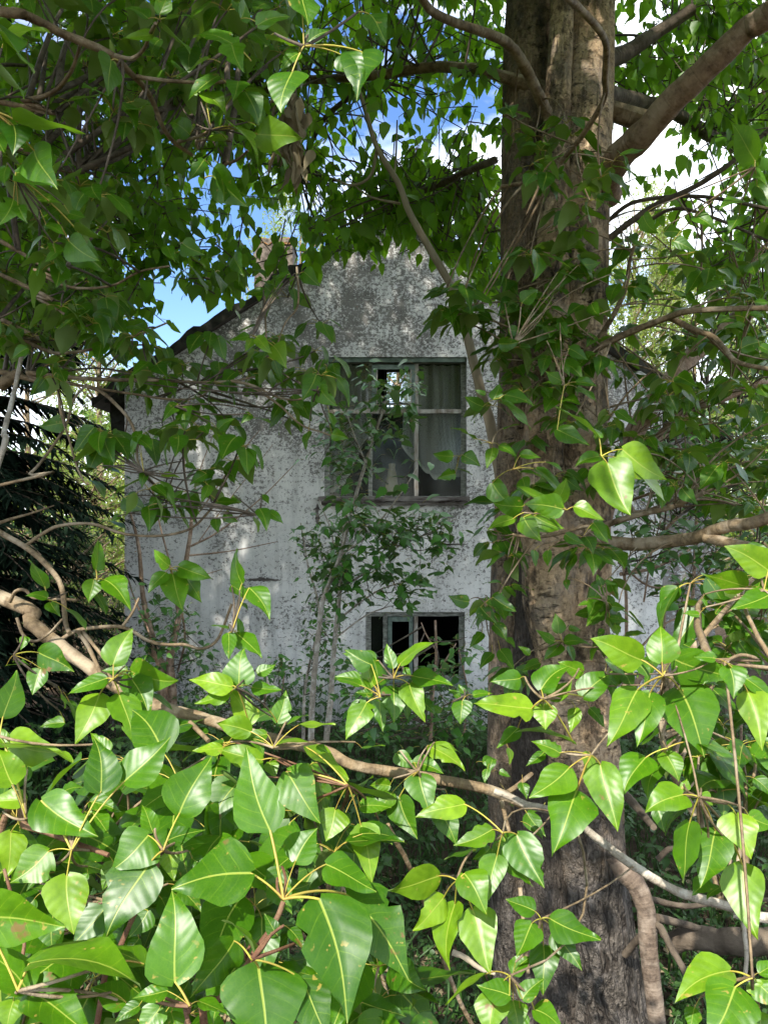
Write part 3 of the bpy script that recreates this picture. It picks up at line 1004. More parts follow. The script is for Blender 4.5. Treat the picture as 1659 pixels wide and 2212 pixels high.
def window(hole, cols, rows, missing, name='window', recess=0.07, bars=None, thick=True):
    """cols: mullion centres (picture x); rows: transom centres (picture y)"""
    x0, x1, z0, z1 = hole
    y = HY + recess
    fr = Acc()
    f = 0.055
    wobble_box(fr, x0, x1, y, y + .07, z1 - f, z1 - .001, .003, 14, 0, 0)
    wobble_box(fr, x0, x0 + f, y, y + .07, z0 + f, z1 - f - .002, .003, 14, 0, 2)
    wobble_box(fr, x1 - f, x1 - .001, y, y + .07, z0 + f, z1 - f - .002, .003, 14, 0, 2)
    wobble_box(fr, x0, x1, y, y + .07, z0, z0 + f - .002, .003, 14, 0, 0)
    win = fr.build(name, M['frame'], house, False)
    X = [x0 + f] + [hx(c) for c in cols] + [x1 - f]
    Z = [z1 - f] + [hz(r) for r in rows] + [z0 + f]
    mw = 0.022
    ac = Acc()
    for r in rows:
        wobble_box(ac, x0 + f, x1 - f, y - .012, y + .05, hz(r) - .022, hz(r) + .022, .003, 16, 0, 0)
    if rows:
        ac.build('transom', M['frame_raw'], win, False)
    for c in cols:
        ac = Acc()
        zs = [z1 - f - .002] + [hz(r) for r in rows] + [z0 + f]
        for k in range(len(zs) - 1):
            up = zs[k] - (0.024 if k else 0); lo = zs[k + 1] + (0.024 if k < len(zs) - 2 else 0)
            wobble_box(ac, hx(c) - mw, hx(c) + mw, y + .004, y + .055, lo, up, .003, 12, 0, 2)
        ac.build('mullion', M['frame_raw'] if len(cols) > 1 and c == cols[-1] else M['frame'], win, False)
    for i in range(len(X) - 1):
        for k in range(len(Z) - 1):
            if (i, k) in missing:
                continue
            ac = Acc()
            pa, pb = X[i] + (mw if i else 0), X[i + 1] - (mw if i < len(X) - 2 else 0)
            pt, pl = Z[k] - (.022 if k else 0), Z[k + 1] + (.022 if k < len(Z) - 2 else 0)
            tl = rng.uniform(-.004, .004)
            ac.add([(pa, y + .03 + tl, pl), (pb, y + .03 - tl, pl), (pb, y + .03 - tl, pt), (pa, y + .03 + tl, pt)], [(0, 1, 2, 3)])
            ac.build('pane', M['glass'], win, False)
    return win


uw = window(UPW, (800, 900), (887,), {(1, 0)})
# hinged vent sash of the top middle light, its glass gone
a = Acc()
vx0, vx1, vz0, vz1 = hx(803), hx(897), hz(882), hz(786)
yv = HY + .045
wobble_box(a, vx0, vx1, yv, yv + .05, vz1 - .05, vz1, .002, 8, 0, 0)
wobble_box(a, vx0, vx1, yv, yv + .05, vz0, vz0 + .02, .002, 8, 0, 0)
wobble_box(a, vx0, vx0 + .05, yv, yv + .05, vz0 + .022, vz1 - .052, .002, 8, 0, 2)
wobble_box(a, vx1 - .04, vx1, yv, yv + .05, vz0 + .022, vz1 - .052, .002, 8, 0, 2)
sash = a.build('vent_sash', M['frame_green'], uw, False)
a = Acc()
for z in (vz0 + .075, vz0 + .045):
    tube(a, [(vx0 + .05, yv + .03, z), (vx1 + .02, yv + .02, z + .004)], [.005, .005], 6, 1)
for q in ((vx0 + .05, vx0 + .062), (vx1 - .052, vx1 - .04)):
    box(a, q[0], q[1], yv - .004, yv + .01, vz0 + .02, vz1 - .05)
a.build('sash_bar', M['frame_raw'], uw, False)
# sill
a = Acc()
wobble_box(a, UPW[0] - .06, UPW[1] + .03, HY - .06, HY + .068, UPW[2] - .002, UPW[2] + .045, .006, 26, 0, 0)
wobble_box(a, UPW[0] - .03, UPW[1] + .01, HY - .035, HY - .004, UPW[2] - .05, UPW[2] - .004, .009, 26, 0, 0)
a.build('sill', M['sill'], uw, False)
# board under the lintel
a = Acc()
wobble_box(a, UPW[0] + .01, UPW[1] - .01, HY + .02, HY + .068, UPW[3] - .05, UPW[3] - .002, .004, 20, 0, 0)
a.build('head_board', M['frame_green'], uw, False)

lw = window(LOW, (832, 899), (), {(2, 0), (1, 0)})
a = Acc()
wobble_box(a, LOW[0] - .04, LOW[1] + .02, HY - .035, HY + .068, LOW[2] - .03, LOW[2] + .02, .005, 18, 0, 0)
a.build('sill', M['frame_green'], lw, False)
a = Acc()
gx0, gx1, gz0, gz1 = hx(838), hx(892), LOW[2] + .06, LOW[3] - .06
for q in ((gx0, gx1, gz1 - .05, gz1), (gx0, gx1, gz0, gz0 + .04), (gx0, gx0 + .045, gz0 + .042, gz1 - .052), (gx1 - .04, gx1, gz0 + .042, gz1 - .052)):
    wobble_box(a, q[0], q[1], HY + .05, HY + .095, q[2], q[3], .003, 8, 0, 0)
a.build('casement', M['frame_green'], lw, False)
# back window seen through the missing pane
a = Acc()
for q in ((BKW[0], BKW[1], BKW[2], BKW[2] + .05), (BKW[0], BKW[1], BKW[3] - .05, BKW[3]), (BKW[0], BKW[0] + .05, BKW[2] + .052, BKW[3] - .052), (BKW[1] - .05, BKW[1], BKW[2] + .052, BKW[3] - .052)):
    box(a, q[0], q[1], HB + .1, HB + .17, q[2], q[3])
box(a, BKW[0] + .052, BKW[1] - .052, HB + .11, HB + .15, BKW[2] + .2, BKW[2] + .22)
a.build('window', M['frame'], house, False)


# lace curtains
def curtain(px0, px1, ptop, pbl, pbr, sag, name, lab, dy=.2):
    a = Acc()
    nx, nz = 60, 30
    V, U = [], []
    for i in range(nx + 1):
        u = i / nx
        zb = hz(pbl + (pbr - pbl) * u + sag * math.sin(math.pi * u) + 6 * abs(math.sin(u * 14)))
        zt_ = hz(ptop)
        for k in range(nz + 1):
            v = k / nz
            z = zb + (zt_ - zb) * v
            fold = 0.030 * math.sin(u * 34 + 1.2 * math.sin(v * 3 + u * 5)) * (0.4 + 0.6 * v) + 0.02 * math.sin(u * 13 + v * 4)
            x = hx(px0 + (px1 - px0) * u) + 0.03 * math.sin(v * 3 + u * 6) * (1 - v)
            V.append((x, HY + dy + fold, z)); U.append((u * (px1 - px0) * HS, (1 - 0) * (z - zb)))
    m = nz + 1
    a.add(V, [(i * m + k, (i + 1) * m + k, (i + 1) * m + k + 1, i * m + k + 1) for i in range(nx) for k in range(nz)], U)
    o = a.build(name, M['lace'], None)
    tag(o, lab, 'curtain', 'lace curtains in the upper window')


curtain(704, 800, 782, 1062, 930, 26, 'lace_curtain', 'torn lace net curtain in the left panes of the upper window')
curtain(868, 1000, 782, 960, 1022, 34, 'lace_curtain', 'torn lace net curtain in the right panes of the upper window')

# cream vase on the window board
a = Acc()
vx, vy = hx(847), HY + .20
prof = [(.062, hz(1070)), (.085, hz(1068)), (.082, hz(1062)), (.066, hz(1040)), (.046, hz(1018)), (.034, hz(1008)), (.040, hz(1000)), (.030, hz(999))]
tube(a, [(vx, vy, z) for _, z in prof], [r for r, _ in prof], 20, 1)
tag(a.build('vase', M['ceramic']), 'cream flared vase standing inside the upper window', 'vase')


# ------------------------------------------------------------------ the main poplar: three stems grown together
poplar = thing('poplar_tree', 'stout poplar with fused tan and dark stems standing in front of the house', 'tree', (0.85, 3.3, -0.2))
TD = 3.2
tk = Acc()


def stem(pts, d, side=56, tone=0.0, amp=0.05, flare=0.0):
    X = [P(x, y, d) for x, y, r in pts]; R = [r / FOC * d for x, y, r in pts]
    X = [q + np.array([mnoise.noise(Vector((k * .8, d * 9, 1))) * .016, mnoise.noise(Vector((k * .8, d * 9, 5))) * .012, 0]) for k, q in enumerate(X)]
    sd = rng.uniform(0, 30)

    def shp(rr, p, th):
        for i in range(rr.shape[0]):
            low = min(1, max(0, (1.3 - p[i][2]) / 0.8))
            low = max(low, tone)
            for j in range(rr.shape[1]):
                c, s_ = math.cos(th[j]), math.sin(th[j])
                q = Vector((c * 2 + sd, s_ * 2, p[i][2] * 1.1))
                v = amp * mnoise.noise(q) + 0.025 * mnoise.noise(q * 3.3)
                f = mnoise.noise(Vector((c * 7 + sd, s_ * 7, p[i][2] * 2.2)))
                v += (0.35 + low) * 0.11 * (abs(f) - 0.3) - .05 * max(0, .12 - abs(mnoise.noise(Vector((c * 4 + sd, s_ * 4, p[i][2] * .8))))) / .12
                v += 0.02 * mnoise.noise(Vector((c * 3 + sd, s_ * 3, p[i][2] * 16))) * (1 - low)
                rr[i, j] *= 1 + v
        rr[:, -1] = rr[:, 0]
        return rr
    tube(tk, X, R, side, 16, 0, tone, 0, True, shp)


stem([(1200, -1500, 40), (1176, -600, 50), (1154, -60, 56), (1148, 150, 58), (1140, 400, 57), (1132, 700, 56), (1126, 1000, 57), (1118, 1300, 60), (1112, 1500, 58), (1116, 1800, 58), (1140, 2150, 76), (1150, 2400, 120)], TD + .10, 56, 0.22, 0.06)
stem([(1330, -1500, 45), (1300, -600, 54), (1274, -60, 56), (1262, 150, 62), (1250, 400, 68), (1244, 700, 68), (1240, 1000, 72), (1228, 1200, 90), (1220, 1400, 96), (1244, 1650, 90), (1268, 1900, 84), (1288, 2120, 98), (1300, 2330, 140), (1306, 2430, 180)], TD, 64, 0.0, 0.08)
stem([(1214, -300, 24), (1210, 0, 25), (1206, 200, 28), (1198, 450, 32), (1188, 700, 36), (1176, 900, 42), (1172, 1100, 50), (1185, 1300, 58), (1205, 1430, 40)], TD - .12, 44, 0.0, 0.06)
stem([(1160, 1150, 30), (1152, 1300, 38), (1146, 1500, 44), (1154, 1700, 46), (1190, 1950, 50), (1215, 2200, 66), (1210, 2400, 96)], TD - .04, 40, 0.8, 0.10)
tk.build('trunk', M['trunk'], poplar)

net_main = []      # branch points that twigs can join


def limb(name, mat, items, parent, net=None, label=None):
    for i, it in enumerate(items):
        a = Acc()
        win, txt, deps, r0, r1 = it[:5]
        branch(a, win, txt, deps, r0, r1, net=net, **(it[5] if len(it) > 5 else {}))
        o = a.build(name, mat, parent)
        if label and i == 0:
            o['label'] = label


limb('limb', M['bark_red'], [('2', '960,850 955,790 985,725 1030,660 1130,570 1250,430 1400,290 1560,130 1700,30', (3.2, 3.0, 2.7, 2.5), 64, 50, dict(rough=.14, sides=22, post=[(1.6, 2.24, 3.88, .036), (2.2, 1.9, 4.4, .028)]))], poplar, net_main, 'thick reddish limb forking up to the right')
limb('limb', M['bark_red'], [('4', '985,1010 1045,910 1080,810 1150,690 1230,590 1320,480 1420,400 1530,310 1659,190', (3.55, 3.9, 4.3), 46, 36, dict(rough=.10, sides=18, pre=[(0.80, 3.3, 1.72, .075)], post=[(2.6, 4.7, 3.8, .06), (3.2, 5.0, 4.6, .03)])),
                            ('4', '1150,870 1230,780 1330,700 1450,660 1600,600 1659,580', (3.7, 3.9), 22, 14)], poplar, net_main, 'smooth red-brown limb with a broken stub')
limb('limb', M['bark'], [('6', '860,215 900,200 960,212 1080,222 1200,212 1330,198 1400,172 1500,140 1659,108', (3.1, 2.5), 30, 26, dict(sides=16, post=[(1.7, 2.3, 2.2, .03), (2.6, 2.0, 2.6, .02)])),
                        ('6', '1390,192 1500,220 1600,240 1659,268', (2.65, 2.4), 24, 22, dict(sides=14, post=[(1.6, 2.2, 1.75, .025), (2.4, 1.9, 1.8, .015)]))], poplar, net_main, 'pale level limb that forks at its end')
limb('limb', M['bark'], [('2', '480,320 350,295 200,290 0,322', (3.2, 3.6), 24, 21, dict(pre=[(1.1, 3.25, 3.6, .045)])),
                        ('1', '1650,322 1400,342 1300,345 1150,388 1080,430 980,445 850,470 740,540 600,600 480,650 350,710', (3.6, 4.6), 20, 9)], poplar, net_main, 'long limb reaching left under the canopy')
limb('limb', M['bark'], [('2', '150,-30 220,55 330,105 450,145 540,190 600,270 660,390 705,490', (2.3, 2.95), 17, 26, dict(pre=[(-.1, 2.0, 3.6, .012)])),
                        ('2', '770,-30 850,40 930,130 960,200 955,330 950,430 860,580 780,680 680,770 510,805', (1.7, 2.7), 17, 9)], poplar, net_main)
limb('limb', M['bark_dark'], [('2', '1040,420 1100,435 1200,462 1330,530 1420,592 1540,590 1700,590', (3.4, 4.2), 30, 24, dict(pre=[(.85, 3.25, 3.72, .055)])),
                             ('2', '1040,230 1130,170 1180,140 1330,40', (3.4, 3.5), 34, 24, dict(pre=[(.82, 3.25, 3.84, .05)])),
                             ('2', '480,690 360,740 250,790 100,852 0,900', (3.3, 4.2), 17, 12),
                             ('1', '1659,330 1500,425 1400,510 1340,620 1310,700 1280,790', (3.9, 4.4), 13, 6),
                             ('2', '970,1030 1100,930 1200,870 1350,800 1500,700 1659,560', (3.2, 3.0), 15, 10),
                             ('2', '960,960 1060,880 1210,850 1400,850 1659,900', (3.6, 3.4), 10, 8),
                             ('2', '1130,960 1250,900 1400,930 1659,1040', (3.4, 3.2), 9, 6)], poplar, net_main)
limb('limb', M['bark'], [('4', '690,565 760,540 800,520 870,480 940,430 1050,375 1150,335 1230,305 1300,282 1450,270 1700,265', (3.05, 2.4), 20, 11, dict(pre=[(1.0, 3.2, 2.0, .02)])),
                        ('4', '1230,305 1330,355 1420,390 1470,440 1530,500 1680,532', (2.65, 2.3), 14, 9),
                        ('4', '890,450 960,350 1020,240 1050,150 1060,70 1080,0', (2.9, 2.7), 14, 7),
                        ('6', '560,180 600,188 680,190 760,175 850,150 930,130 975,40', (2.75, 2.5), 6, 9),
                        ('6', '930,150 1000,125 1100,95 1250,60 1380,0', (3.1, 2.8), 15, 10)], poplar, net_main)
# suckers on the ground to the right of the trunk
limb('sucker_stem', M['bark_brown'], [('8', '1000,500 1040,570 1095,640 1130,740 1142,900 1160,1060 1190,1300', (3.0, 2.85), 44, 36, dict(sides=18, rough=.12))], poplar, None)
limb('root', M['log'], [('8', '1040,930 1100,860 1180,800 1240,900 1310,1020', (3.0, 2.8), 16, 14), ('8', '1180,770 1300,800 1420,830 1659,850', (3.2, 3.4), 18, 12), ('8', '1035,235 1085,285 1130,340 1165,380', (3.0, 2.6), 20, 14)], poplar, None)

# ------------------------------------------------------------------ leaves of the main poplar
HB1 = [(421, 392), (470, 396), (484, 437), (450, 500), (560, 452), (585, 462), (572, 535), (437, 530), (402, 508), (428, 470)]
HB2 = [(694, 205), (760, 215), (830, 200), (905, 250), (985, 212), (1065, 225), (1072, 336), (1010, 330), (960, 372), (905, 335), (850, 300), (810, 345), (760, 372), (712, 352), (735, 300), (690, 260)]
HB3 = [(360, 575), (392, 575), (402, 607), (432, 636), (466, 664), (505, 640), (480, 700), (430, 712), (390, 675), (330, 681), (305, 656), (335, 620)]
HB4 = [(1326, 250), (1385, 230), (1450, 290), (1405, 385), (1330, 395)]
HB5 = [(1320, 0), (1365, 0), (1362, 50), (1330, 55)]
HB6 = [(1360, 320), (1540, 330), (1600, 420), (1480, 480), (1370, 440)]
HB7 = [(1310, 600), (1440, 590), (1440, 720), (1380, 800), (1310, 800)]
HOLES = (HB1, HB2, HB3, HB4, HB5)

crown_l = Acc()


def hanging(acc, centres, per, L, mats=(0, 1), res='low', tone=(0.05, 0.6), spread=0.17):
    """drooping twigs hung with leaves, as in the shaded canopy"""
    n = len(centres)
    if not n:
        return np.zeros((0, 3))
    dirs = unit(np.stack([rng.normal(0, .8, n), rng.normal(0, .8, n), rng.normal(-.35, .5, n)], -1))
    ln = rng.uniform(0.5, 1.2, n) * spread * 2
    a = centres - dirs * (ln * .5)[:, None]
    b = centres + dirs * (ln * .5)[:, None] + np.array([0, 0, -0.05]) * ln[:, None]
    m = (a + b) / 2 + randdir(n) * 0.03
    thin_tubes(acc, a, m, b, .0035, .0016, mats[1], 4, 4, .5)
    t = np.tile(np.linspace(0.05, 1.0, per), n)
    A, B = np.repeat(a, per, 0), np.repeat(b, per, 0)
    Mi = np.repeat(m, per, 0)
    c = (1 - t)[:, None] ** 2 * A + 2 * (t * (1 - t))[:, None] * Mi + (t * t)[:, None] * B
    N_ = n * per
    rd = unit(randdir(N_) * 0.9 + np.repeat(dirs, per, 0) * .3)
    base = c + rd * (L * 0.45)
    d = unit(rd * 0.45 + np.array([0, 0, -0.75]) + randdir(N_) * .35)
    leaves(acc, base, d, unit(rd * 0.6 + randdir(N_) * .8 + UP * .35), L * rng.uniform(.6, 1.2, N_), rng.uniform(.56, .8, N_), rng.uniform(0, .4, N_), rng.uniform(.1, .8, N_), rng.uniform(*tone, N_), mats[0], res)
    thin_tubes(acc, c, c + rd * (L * .25) + UP * .004, base, .0010, .0009, mats[1], 2, 3)
    return a


# shaded canopy that the picture sees, left of the trunk and right of it
c1 = scatter([(-60, -60), (1110, -60), (1110, 180), (1085, 230), (1075, 330), (1090, 520), (980, 470), (900, 470), (850, 440), (760, 420), (700, 470), (690, 570), (655, 590), (640, 530), (570, 520), (470, 560), (380, 560), (200, 640), (-60, 660)], 640, 3.6, 5.8, HOLES, .24, .06)
c2 = scatter([(-60, -60), (1080, -60), (1070, 190), (560, 230), (380, 420), (-60, 560)], 120, 2.8, 4.2, HOLES, .02)
c3 = scatter([(1300, -40), (1720, -40), (1720, 620), (1560, 640), (1480, 520), (1380, 420), (1310, 300)], 260, 3.4, 5.5, (HB4, HB5, HB6), .22)
c4 = scatter([(860, 330), (1070, 330), (1075, 640), (1000, 560), (900, 500), (760, 520), (690, 560), (700, 430), (720, 390)], 115, 3.8, 5.0, HOLES, .2, .06)
cc = np.concatenate([c1, c2, c3, c4])
tw = hanging(crown_l, cc, 10, 0.080, res='low')
connect(crown_l, tw, np.concatenate(net_main), .005, .0028, 1, .05, 0.6)
# the rest of the crown, overhead and out of the picture: it throws the shade
def overhead(n, cx, cy, cz, rx, ry, rz):
    q = randdir(n) * rng.uniform(.2, 1, (n, 1)) ** .6 * np.array([rx, ry, rz]) + np.array([cx, cy, cz])
    wob = np.array([mnoise.noise(Vector(p * .9)) for p in q])
    edge = q[:, 1] + .944 * q[:, 2] + .5 * wob          # unseen crown shaped along the sun's slope, keeping the foreground lit
    ok = (q[:, 2] > 2.25 + np.maximum(q[:, 1], 0.0) * 0.76) & (edge > 3.75) & (q[:, 2] > 3.1)
    return q[ok]


ov = overhead(4600, 0.8, 2.2, 6.4, 4.4, 5.2, 4.2)
fp = np.stack([rng.uniform(-3.2, 3.4, 2600), np.full(2600, 8.5), rng.uniform(-.2, 5.3, 2600)], -1)
fp = fp + np.array(SUN_DIR) * rng.uniform(4, 12, (2600, 1)) + rng.normal(0, .25, (2600, 3))  # leaf clusters added along the sun's path to shade the facade
fp = fp[(fp[:, 2] > 2.3 + fp[:, 1].clip(0) * .78) & (fp[:, 1] + .944 * fp[:, 2] > 4.2)][:1000]
ov = np.concatenate([ov, fp])
hanging(crown_l, ov, 9, 0.16, res='tiny', spread=.3)
crown_l.build('crown', [M['leaf_far'], M['bark_dark']], poplar)

# leafy shoots breaking from the trunk and from the limbs on the right
shoots = Acc()
n1 = np.concatenate([scatter([(1050, 1080), (1110, 1060), (1120, 1450), (1040, 1480)], 9, 2.7, 2.95), scatter([(1240, 1180), (1340, 1160), (1350, 1460), (1260, 1480)], 10, 2.6, 2.95),
                     scatter([(1060, 560), (1330, 560), (1330, 900), (1290, 1100), (1150, 1080), (1060, 900)], 46, 2.6, 3.0),
                     scatter([(1330, 430), (1700, 420), (1700, 1130), (1500, 1100), (1380, 980), (1330, 760)], 115, 2.6, 3.9, (HB6, HB7), .3, .08),
                     scatter([(1090, 240), (1330, 240), (1320, 560), (1090, 560)], 20, 2.2, 2.9),
                     scatter([(870, 640), (1060, 600), (1080, 740), (900, 700)], 10, 2.6, 3.1)])
rosettes(shoots, n1, 6, 0.088, (0.1, 0.65), 'mid', .45, .5)
connect(shoots, n1, np.concatenate(net_main + [np.array([P(1200, y, 3.0) for y in range(300, 1500, 60)])]), .0045, .0024, 2, .08, 0.9)
HERO_TRUNK = [
 ('4', 1.9, (940, 905), '965,935,1062,1160,.85,.82; 1030,875,1222,1005,.36,.9; 1055,935,1224,1100,.36,.85; 930,905,828,948,.65,.7; 930,825,742,698,.25,.9'),
 ('4', 2.15, (500, 655), '525,640,650,690,.55; 475,660,505,592,.8; 430,690,345,660,.5; 510,670,637,785,.5; 440,640,395,615,.6'),
 ('4', 2.2, (470, 850), '390,830,290,785,.4,.8; 420,850,350,800,.4; 470,870,460,960,.6; 500,860,580,900,.6; 520,790,600,770,.5'),
 ('4', 2.2, (330, 905), '300,905,213,893,.4; 310,980,232,1000,.4; 345,900,420,950,.5; 320,960,385,985,.4'),
 ('4', 2.1, (560, 960), '660,960,772,1075,.45; 700,930,790,985,.5; 590,900,680,905,.6; 590,975,690,1000,.5; 470,1020,556,1128,.5; 600,1000,640,1080,.5'),
 ('4', 2.3, (780, 600), '750,790,880,870,.6; 830,585,926,600,.5; 835,610,920,670,.5; 770,580,700,535,.5; 770,600,685,590,.45; 800,440,886,485,.7; 760,500,805,560,.6; 740,480,670,490,.45; 760,330,800,390,.7; 700,410,755,420,.6'),
 ('4', 2.4, (560, 420), '500,420,590,408,.45; 540,360,610,365,.5; 600,240,660,180,.6; 520,240,585,260,.5; 590,430,640,440,.6; 640,320,690,340,.5; 720,260,800,300,.4; 760,110,830,150,.5; 850,80,940,70,.4; 1000,120,1050,150,.8; 1050,260,1130,265,.4; 800,110,895,130,.4'),
 ('6', 1.75, (790, 75), '770,70,608,45,.5,.9; 825,60,950,115,.6,.85; 560,112,452,162,.6,.8; 605,105,672,218,.5,.75; 650,100,778,155,.5,.8; 700,40,560,-30,.5,.7; 740,50,800,-60,.6,.8; 600,60,470,40,.5,.7'),
 ('6', 2.2, (860, 190), '785,180,860,230,.6; 870,190,910,265,.8; 905,130,975,215,.7; 930,150,990,200,.4; 650,250,660,320,.5; 710,250,705,320,.5'),
 ('B', 2.4, (1400, 740), '1370,770,1465,895,.7; 1455,705,1602,815,.6; 1460,890,1560,995,.7; 1385,820,1345,930,.5; 1450,1085,1350,1180,.6; 1500,1060,1610,1190,.65; 1380,945,1290,1045,.6; 1290,735,1150,705,.5; 1545,980,1605,1045,.6; 1400,710,1460,770,.6'),
 ('6', 2.3, (770, 640), '735,640,655,597,.5; 780,645,888,645,.6; 760,655,705,732,.7; 755,605,745,518,.7; 800,660,815,730,.5; 800,580,850,600,.6; 675,735,590,762,.6; 630,700,580,660,.5'),
 ('6', 2.4, (960, 470), '955,385,1005,395,.5; 940,400,925,350,.7; 985,490,1045,495,.5; 975,540,1060,565,.5; 950,590,920,620,.7; 935,450,900,480,.6; 880,470,840,490,.6; 1000,570,1010,620,.7; 790,375,795,420,.7'),
 ('4', 2.3, (1560, 310), '1550,330,1460,355,.6,.6; 1580,290,1640,300,.5; 1600,240,1680,250,.5; 1500,300,1420,330,.5; 1620,430,1700,480,.6; 1540,440,1630,400,.5'),
 ('2', 1.9, (1600, 720), '1600,690,1500,540,.35,.8; 1605,660,1560,545,.4,.8; 1560,740,1659,800,.6,.8; 1610,800,1700,900,.6; 1540,860,1450,900,.8; 1530,930,1500,1010,.9; 1340,930,1420,1000,.7; 1250,1040,1350,1080,.5; 1120,930,1180,1010,.5; 1210,1000,1290,990,.5'),
]
hero(shoots, HERO_TRUNK, (0.25, 0.65))
shoots.build('leafy_shoots', [M['leaf'], M['petiole'], M['bark']], poplar)

# ------------------------------------------------------------------ second poplar, its trunk left of the picture
left = thing('poplar_tree', 'poplar hanging leafy boughs from the left across the front of the house', 'tree', (-3.1, 2.6, 0.0))
a = Acc()
tube(a, [(-3.1, 2.6, -.3), (-3.05, 2.6, .6), (-3.0, 2.55, 1.6), (-3.05, 2.5, 3), (-3.0, 2.6, 5), (-2.9, 2.7, 8)], [.26, .19, .16, .14, .10, .05], 24, 8, 0, 0.2, .12)
a.build('trunk', M['trunk'], left)
net_left, net_low = [], []
LT = lambda z, r: (-3.0, 2.55, z, r)
# low bough crossing the lower part of the picture
limb('limb', M['bark'], [('D', '0,1290 65,1345 130,1395 210,1453 281,1500 371,1535 451,1556 560,1590 700,1622 760,1652 850,1668 950,1685 1060,1708 1130,1738', (2.0, 1.75, 1.6, 1.65), 15, 10, dict(sides=16, rough=.22, pre=[(-3.0, 2.55, 2.3, .06), (-2.0, 2.3, 2.05, .03)])),
                         ('8', '640,150 560,215 500,245', (1.75, 1.64), 10, 12), ('8', '510,265 530,350 545,405', (1.62, 1.6), 10, 8),
                         ('5', '0,170 120,240 200,310 265,400 285,560 302,605', (1.95, 1.8), 13, 10),
                         ('5', '45,470 70,425 110,420 140,450 180,455 330,462', (1.95, 1.85), 8, 6),
                         ('5', '270,630 320,600 380,585 530,580 640,638 720,655 800,655 870,672 940,630 1000,480', (1.95, 2.0), 9, 6),
                         ('5', '340,600 380,660 420,745 435,785', (1.85, 1.75), 10, 9), ('5', '360,600 400,650 470,740', (1.85, 1.75), 8, 7),
                         ('5', '530,575 570,520 600,455', (1.95, 2.0), 7, 5), ('5', '820,990 860,1030 900,1070', (1.66, 1.6), 11, 10),
                         ('5', '75,540 100,610 150,640 210,610 270,545', (1.9, 1.85), 7, 5),
                         ('8', '20,370 60,450 100,520 150,640 220,820 270,980 340,1150 400,1260', (1.68, 1.9), 11, 9), ('8', '130,560 220,575 300,592', (1.74, 1.7), 7, 4),
                         ('8', '590,640 605,800 625,1010', (1.6, 1.55), 10, 8)], left, net_low, 'lichen-flecked low bough crossing above the bright leaves')
limb('limb', M['bark'], [('3', '0,540 120,545 300,565 500,575 700,577 850,586 1000,580 1100,562', (2.5, 2.3), 12, 4, dict(pre=[(-3.0, 2.55, 2.9, .04)])),
                         ('3', '0,600 60,560 90,540', (2.5, 2.5), 30, 18),
                         ('3', '370,600 440,628 500,680 560,750 590,835 600,940 680,1040 740,1112', (2.45, 2.2), 9, 4),
                         ('3', '150,560 350,600 600,640 750,660 880,640 960,520', (2.5, 2.4), 7, 3),
                         ('3', '0,310 90,390 200,448 280,460 450,432 600,380 720,330', (2.4, 2.3), 10, 4, dict(pre=[(-2.9, 2.5, 3.4, .03)])),
                         ('3', '80,20 150,100 300,175 480,170 600,110 730,85', (2.3, 2.2), 8, 4, dict(pre=[(-2.9, 2.5, 3.8, .03)])),
                         ('3', '0,120 150,215 250,275 350,330', (2.3, 2.3), 9, 5, dict(pre=[(-2.9, 2.5, 3.5, .03)])),
                         ('3', '1080,600 1200,680 1300,770 1400,805 1480,840', (2.3, 2.2), 6, 3), ('3', '1000,580 1090,600 1200,650 1290,660 1370,620', (2.3, 2.25), 7, 3),
                         ('3', '0,1030 130,980 230,860 290,760 320,660 370,600', (2.2, 2.4), 7, 5, dict(pre=[(-2.9, 2.5, 1.7, .02)])),
                         ('3', '250,600 265,720 300,830 330,940 360,1010', (2.3, 2.2), 6, 4),
                         ('5', '110,230 180,180 260,142 400,135 540,178 700,185 830,150 920,60', (2.1, 2.2), 8, 5),
                         ('5', '0,130 60,110 140,88 235,55', (2.1, 2.2), 8, 3),
                         ('3', '1280,90 1285,250 1230,330 1190,440', (2.3, 2.2), 5, 3), ('3', '1140,200 1145,330 1150,420', (2.35, 2.2), 5, 3)], left, net_left)
limb('limb', M['bark_pale'], [('3', '95,470 60,640 20,800 0,920', (2.3, 2.2), 9, 13, dict(post=[(-1.25, 2.15, 1.6, .012)]))], left, None, 'bare pale dead limb hanging at the left')
limb('limb', M['bark'], [('1', '-60,40 60,52 150,82 260,140 360,180 440,215 500,250 560,312 620,372 660,440 700,540 750,612 830,668', (1.6, 1.75, 2.0), 22, 8, dict(pre=[(-2.9, 2.5, 4.2, .05), (-1.8, 2.0, 3.4, .03)])),
                         ('1', '500,240 570,252 620,212 650,140 672,100', (1.7, 1.5), 9, 7),
                         ('1', '590,330 650,340 750,350 900,356 1000,350', (1.8, 1.8), 10, 7),
                         ('1', '770,610 850,590 920,555', (1.95, 1.8), 9, 5), ('1', '960,710 1020,690 1070,650', (2.0, 1.9), 8, 5), ('1', '855,640 852,610 920,600 1000,610', (1.95, 1.85), 6, 4),
                         ('1', '0,438 100,432 220,402 300,322 340,220 345,180', (2.0, 1.75), 12, 6, dict(pre=[(-2.9, 2.5, 3.7, .03)])),
                         ('1', '0,620 120,660 280,740 420,720', (2.0, 2.2), 9, 5)], left, net_left)
lf = Acc()
n2 = np.concatenate([scatter([(-40, 540), (300, 620), (520, 690), (700, 560), (720, 780), (700, 900), (520, 960), (330, 900), (200, 840), (-40, 800)], 64, 2.1, 2.8, HOLES, .1, .12),
                     scatter([(170, 880), (420, 900), (540, 960), (480, 1060), (330, 1130), (200, 1060)], 15, 2.0, 2.4),
                     scatter([(-60, -60), (560, -60), (700, 30), (620, 200), (330, 330), (200, 560), (-60, 640)], 84, 1.7, 3.0, HOLES, .03, .16)])
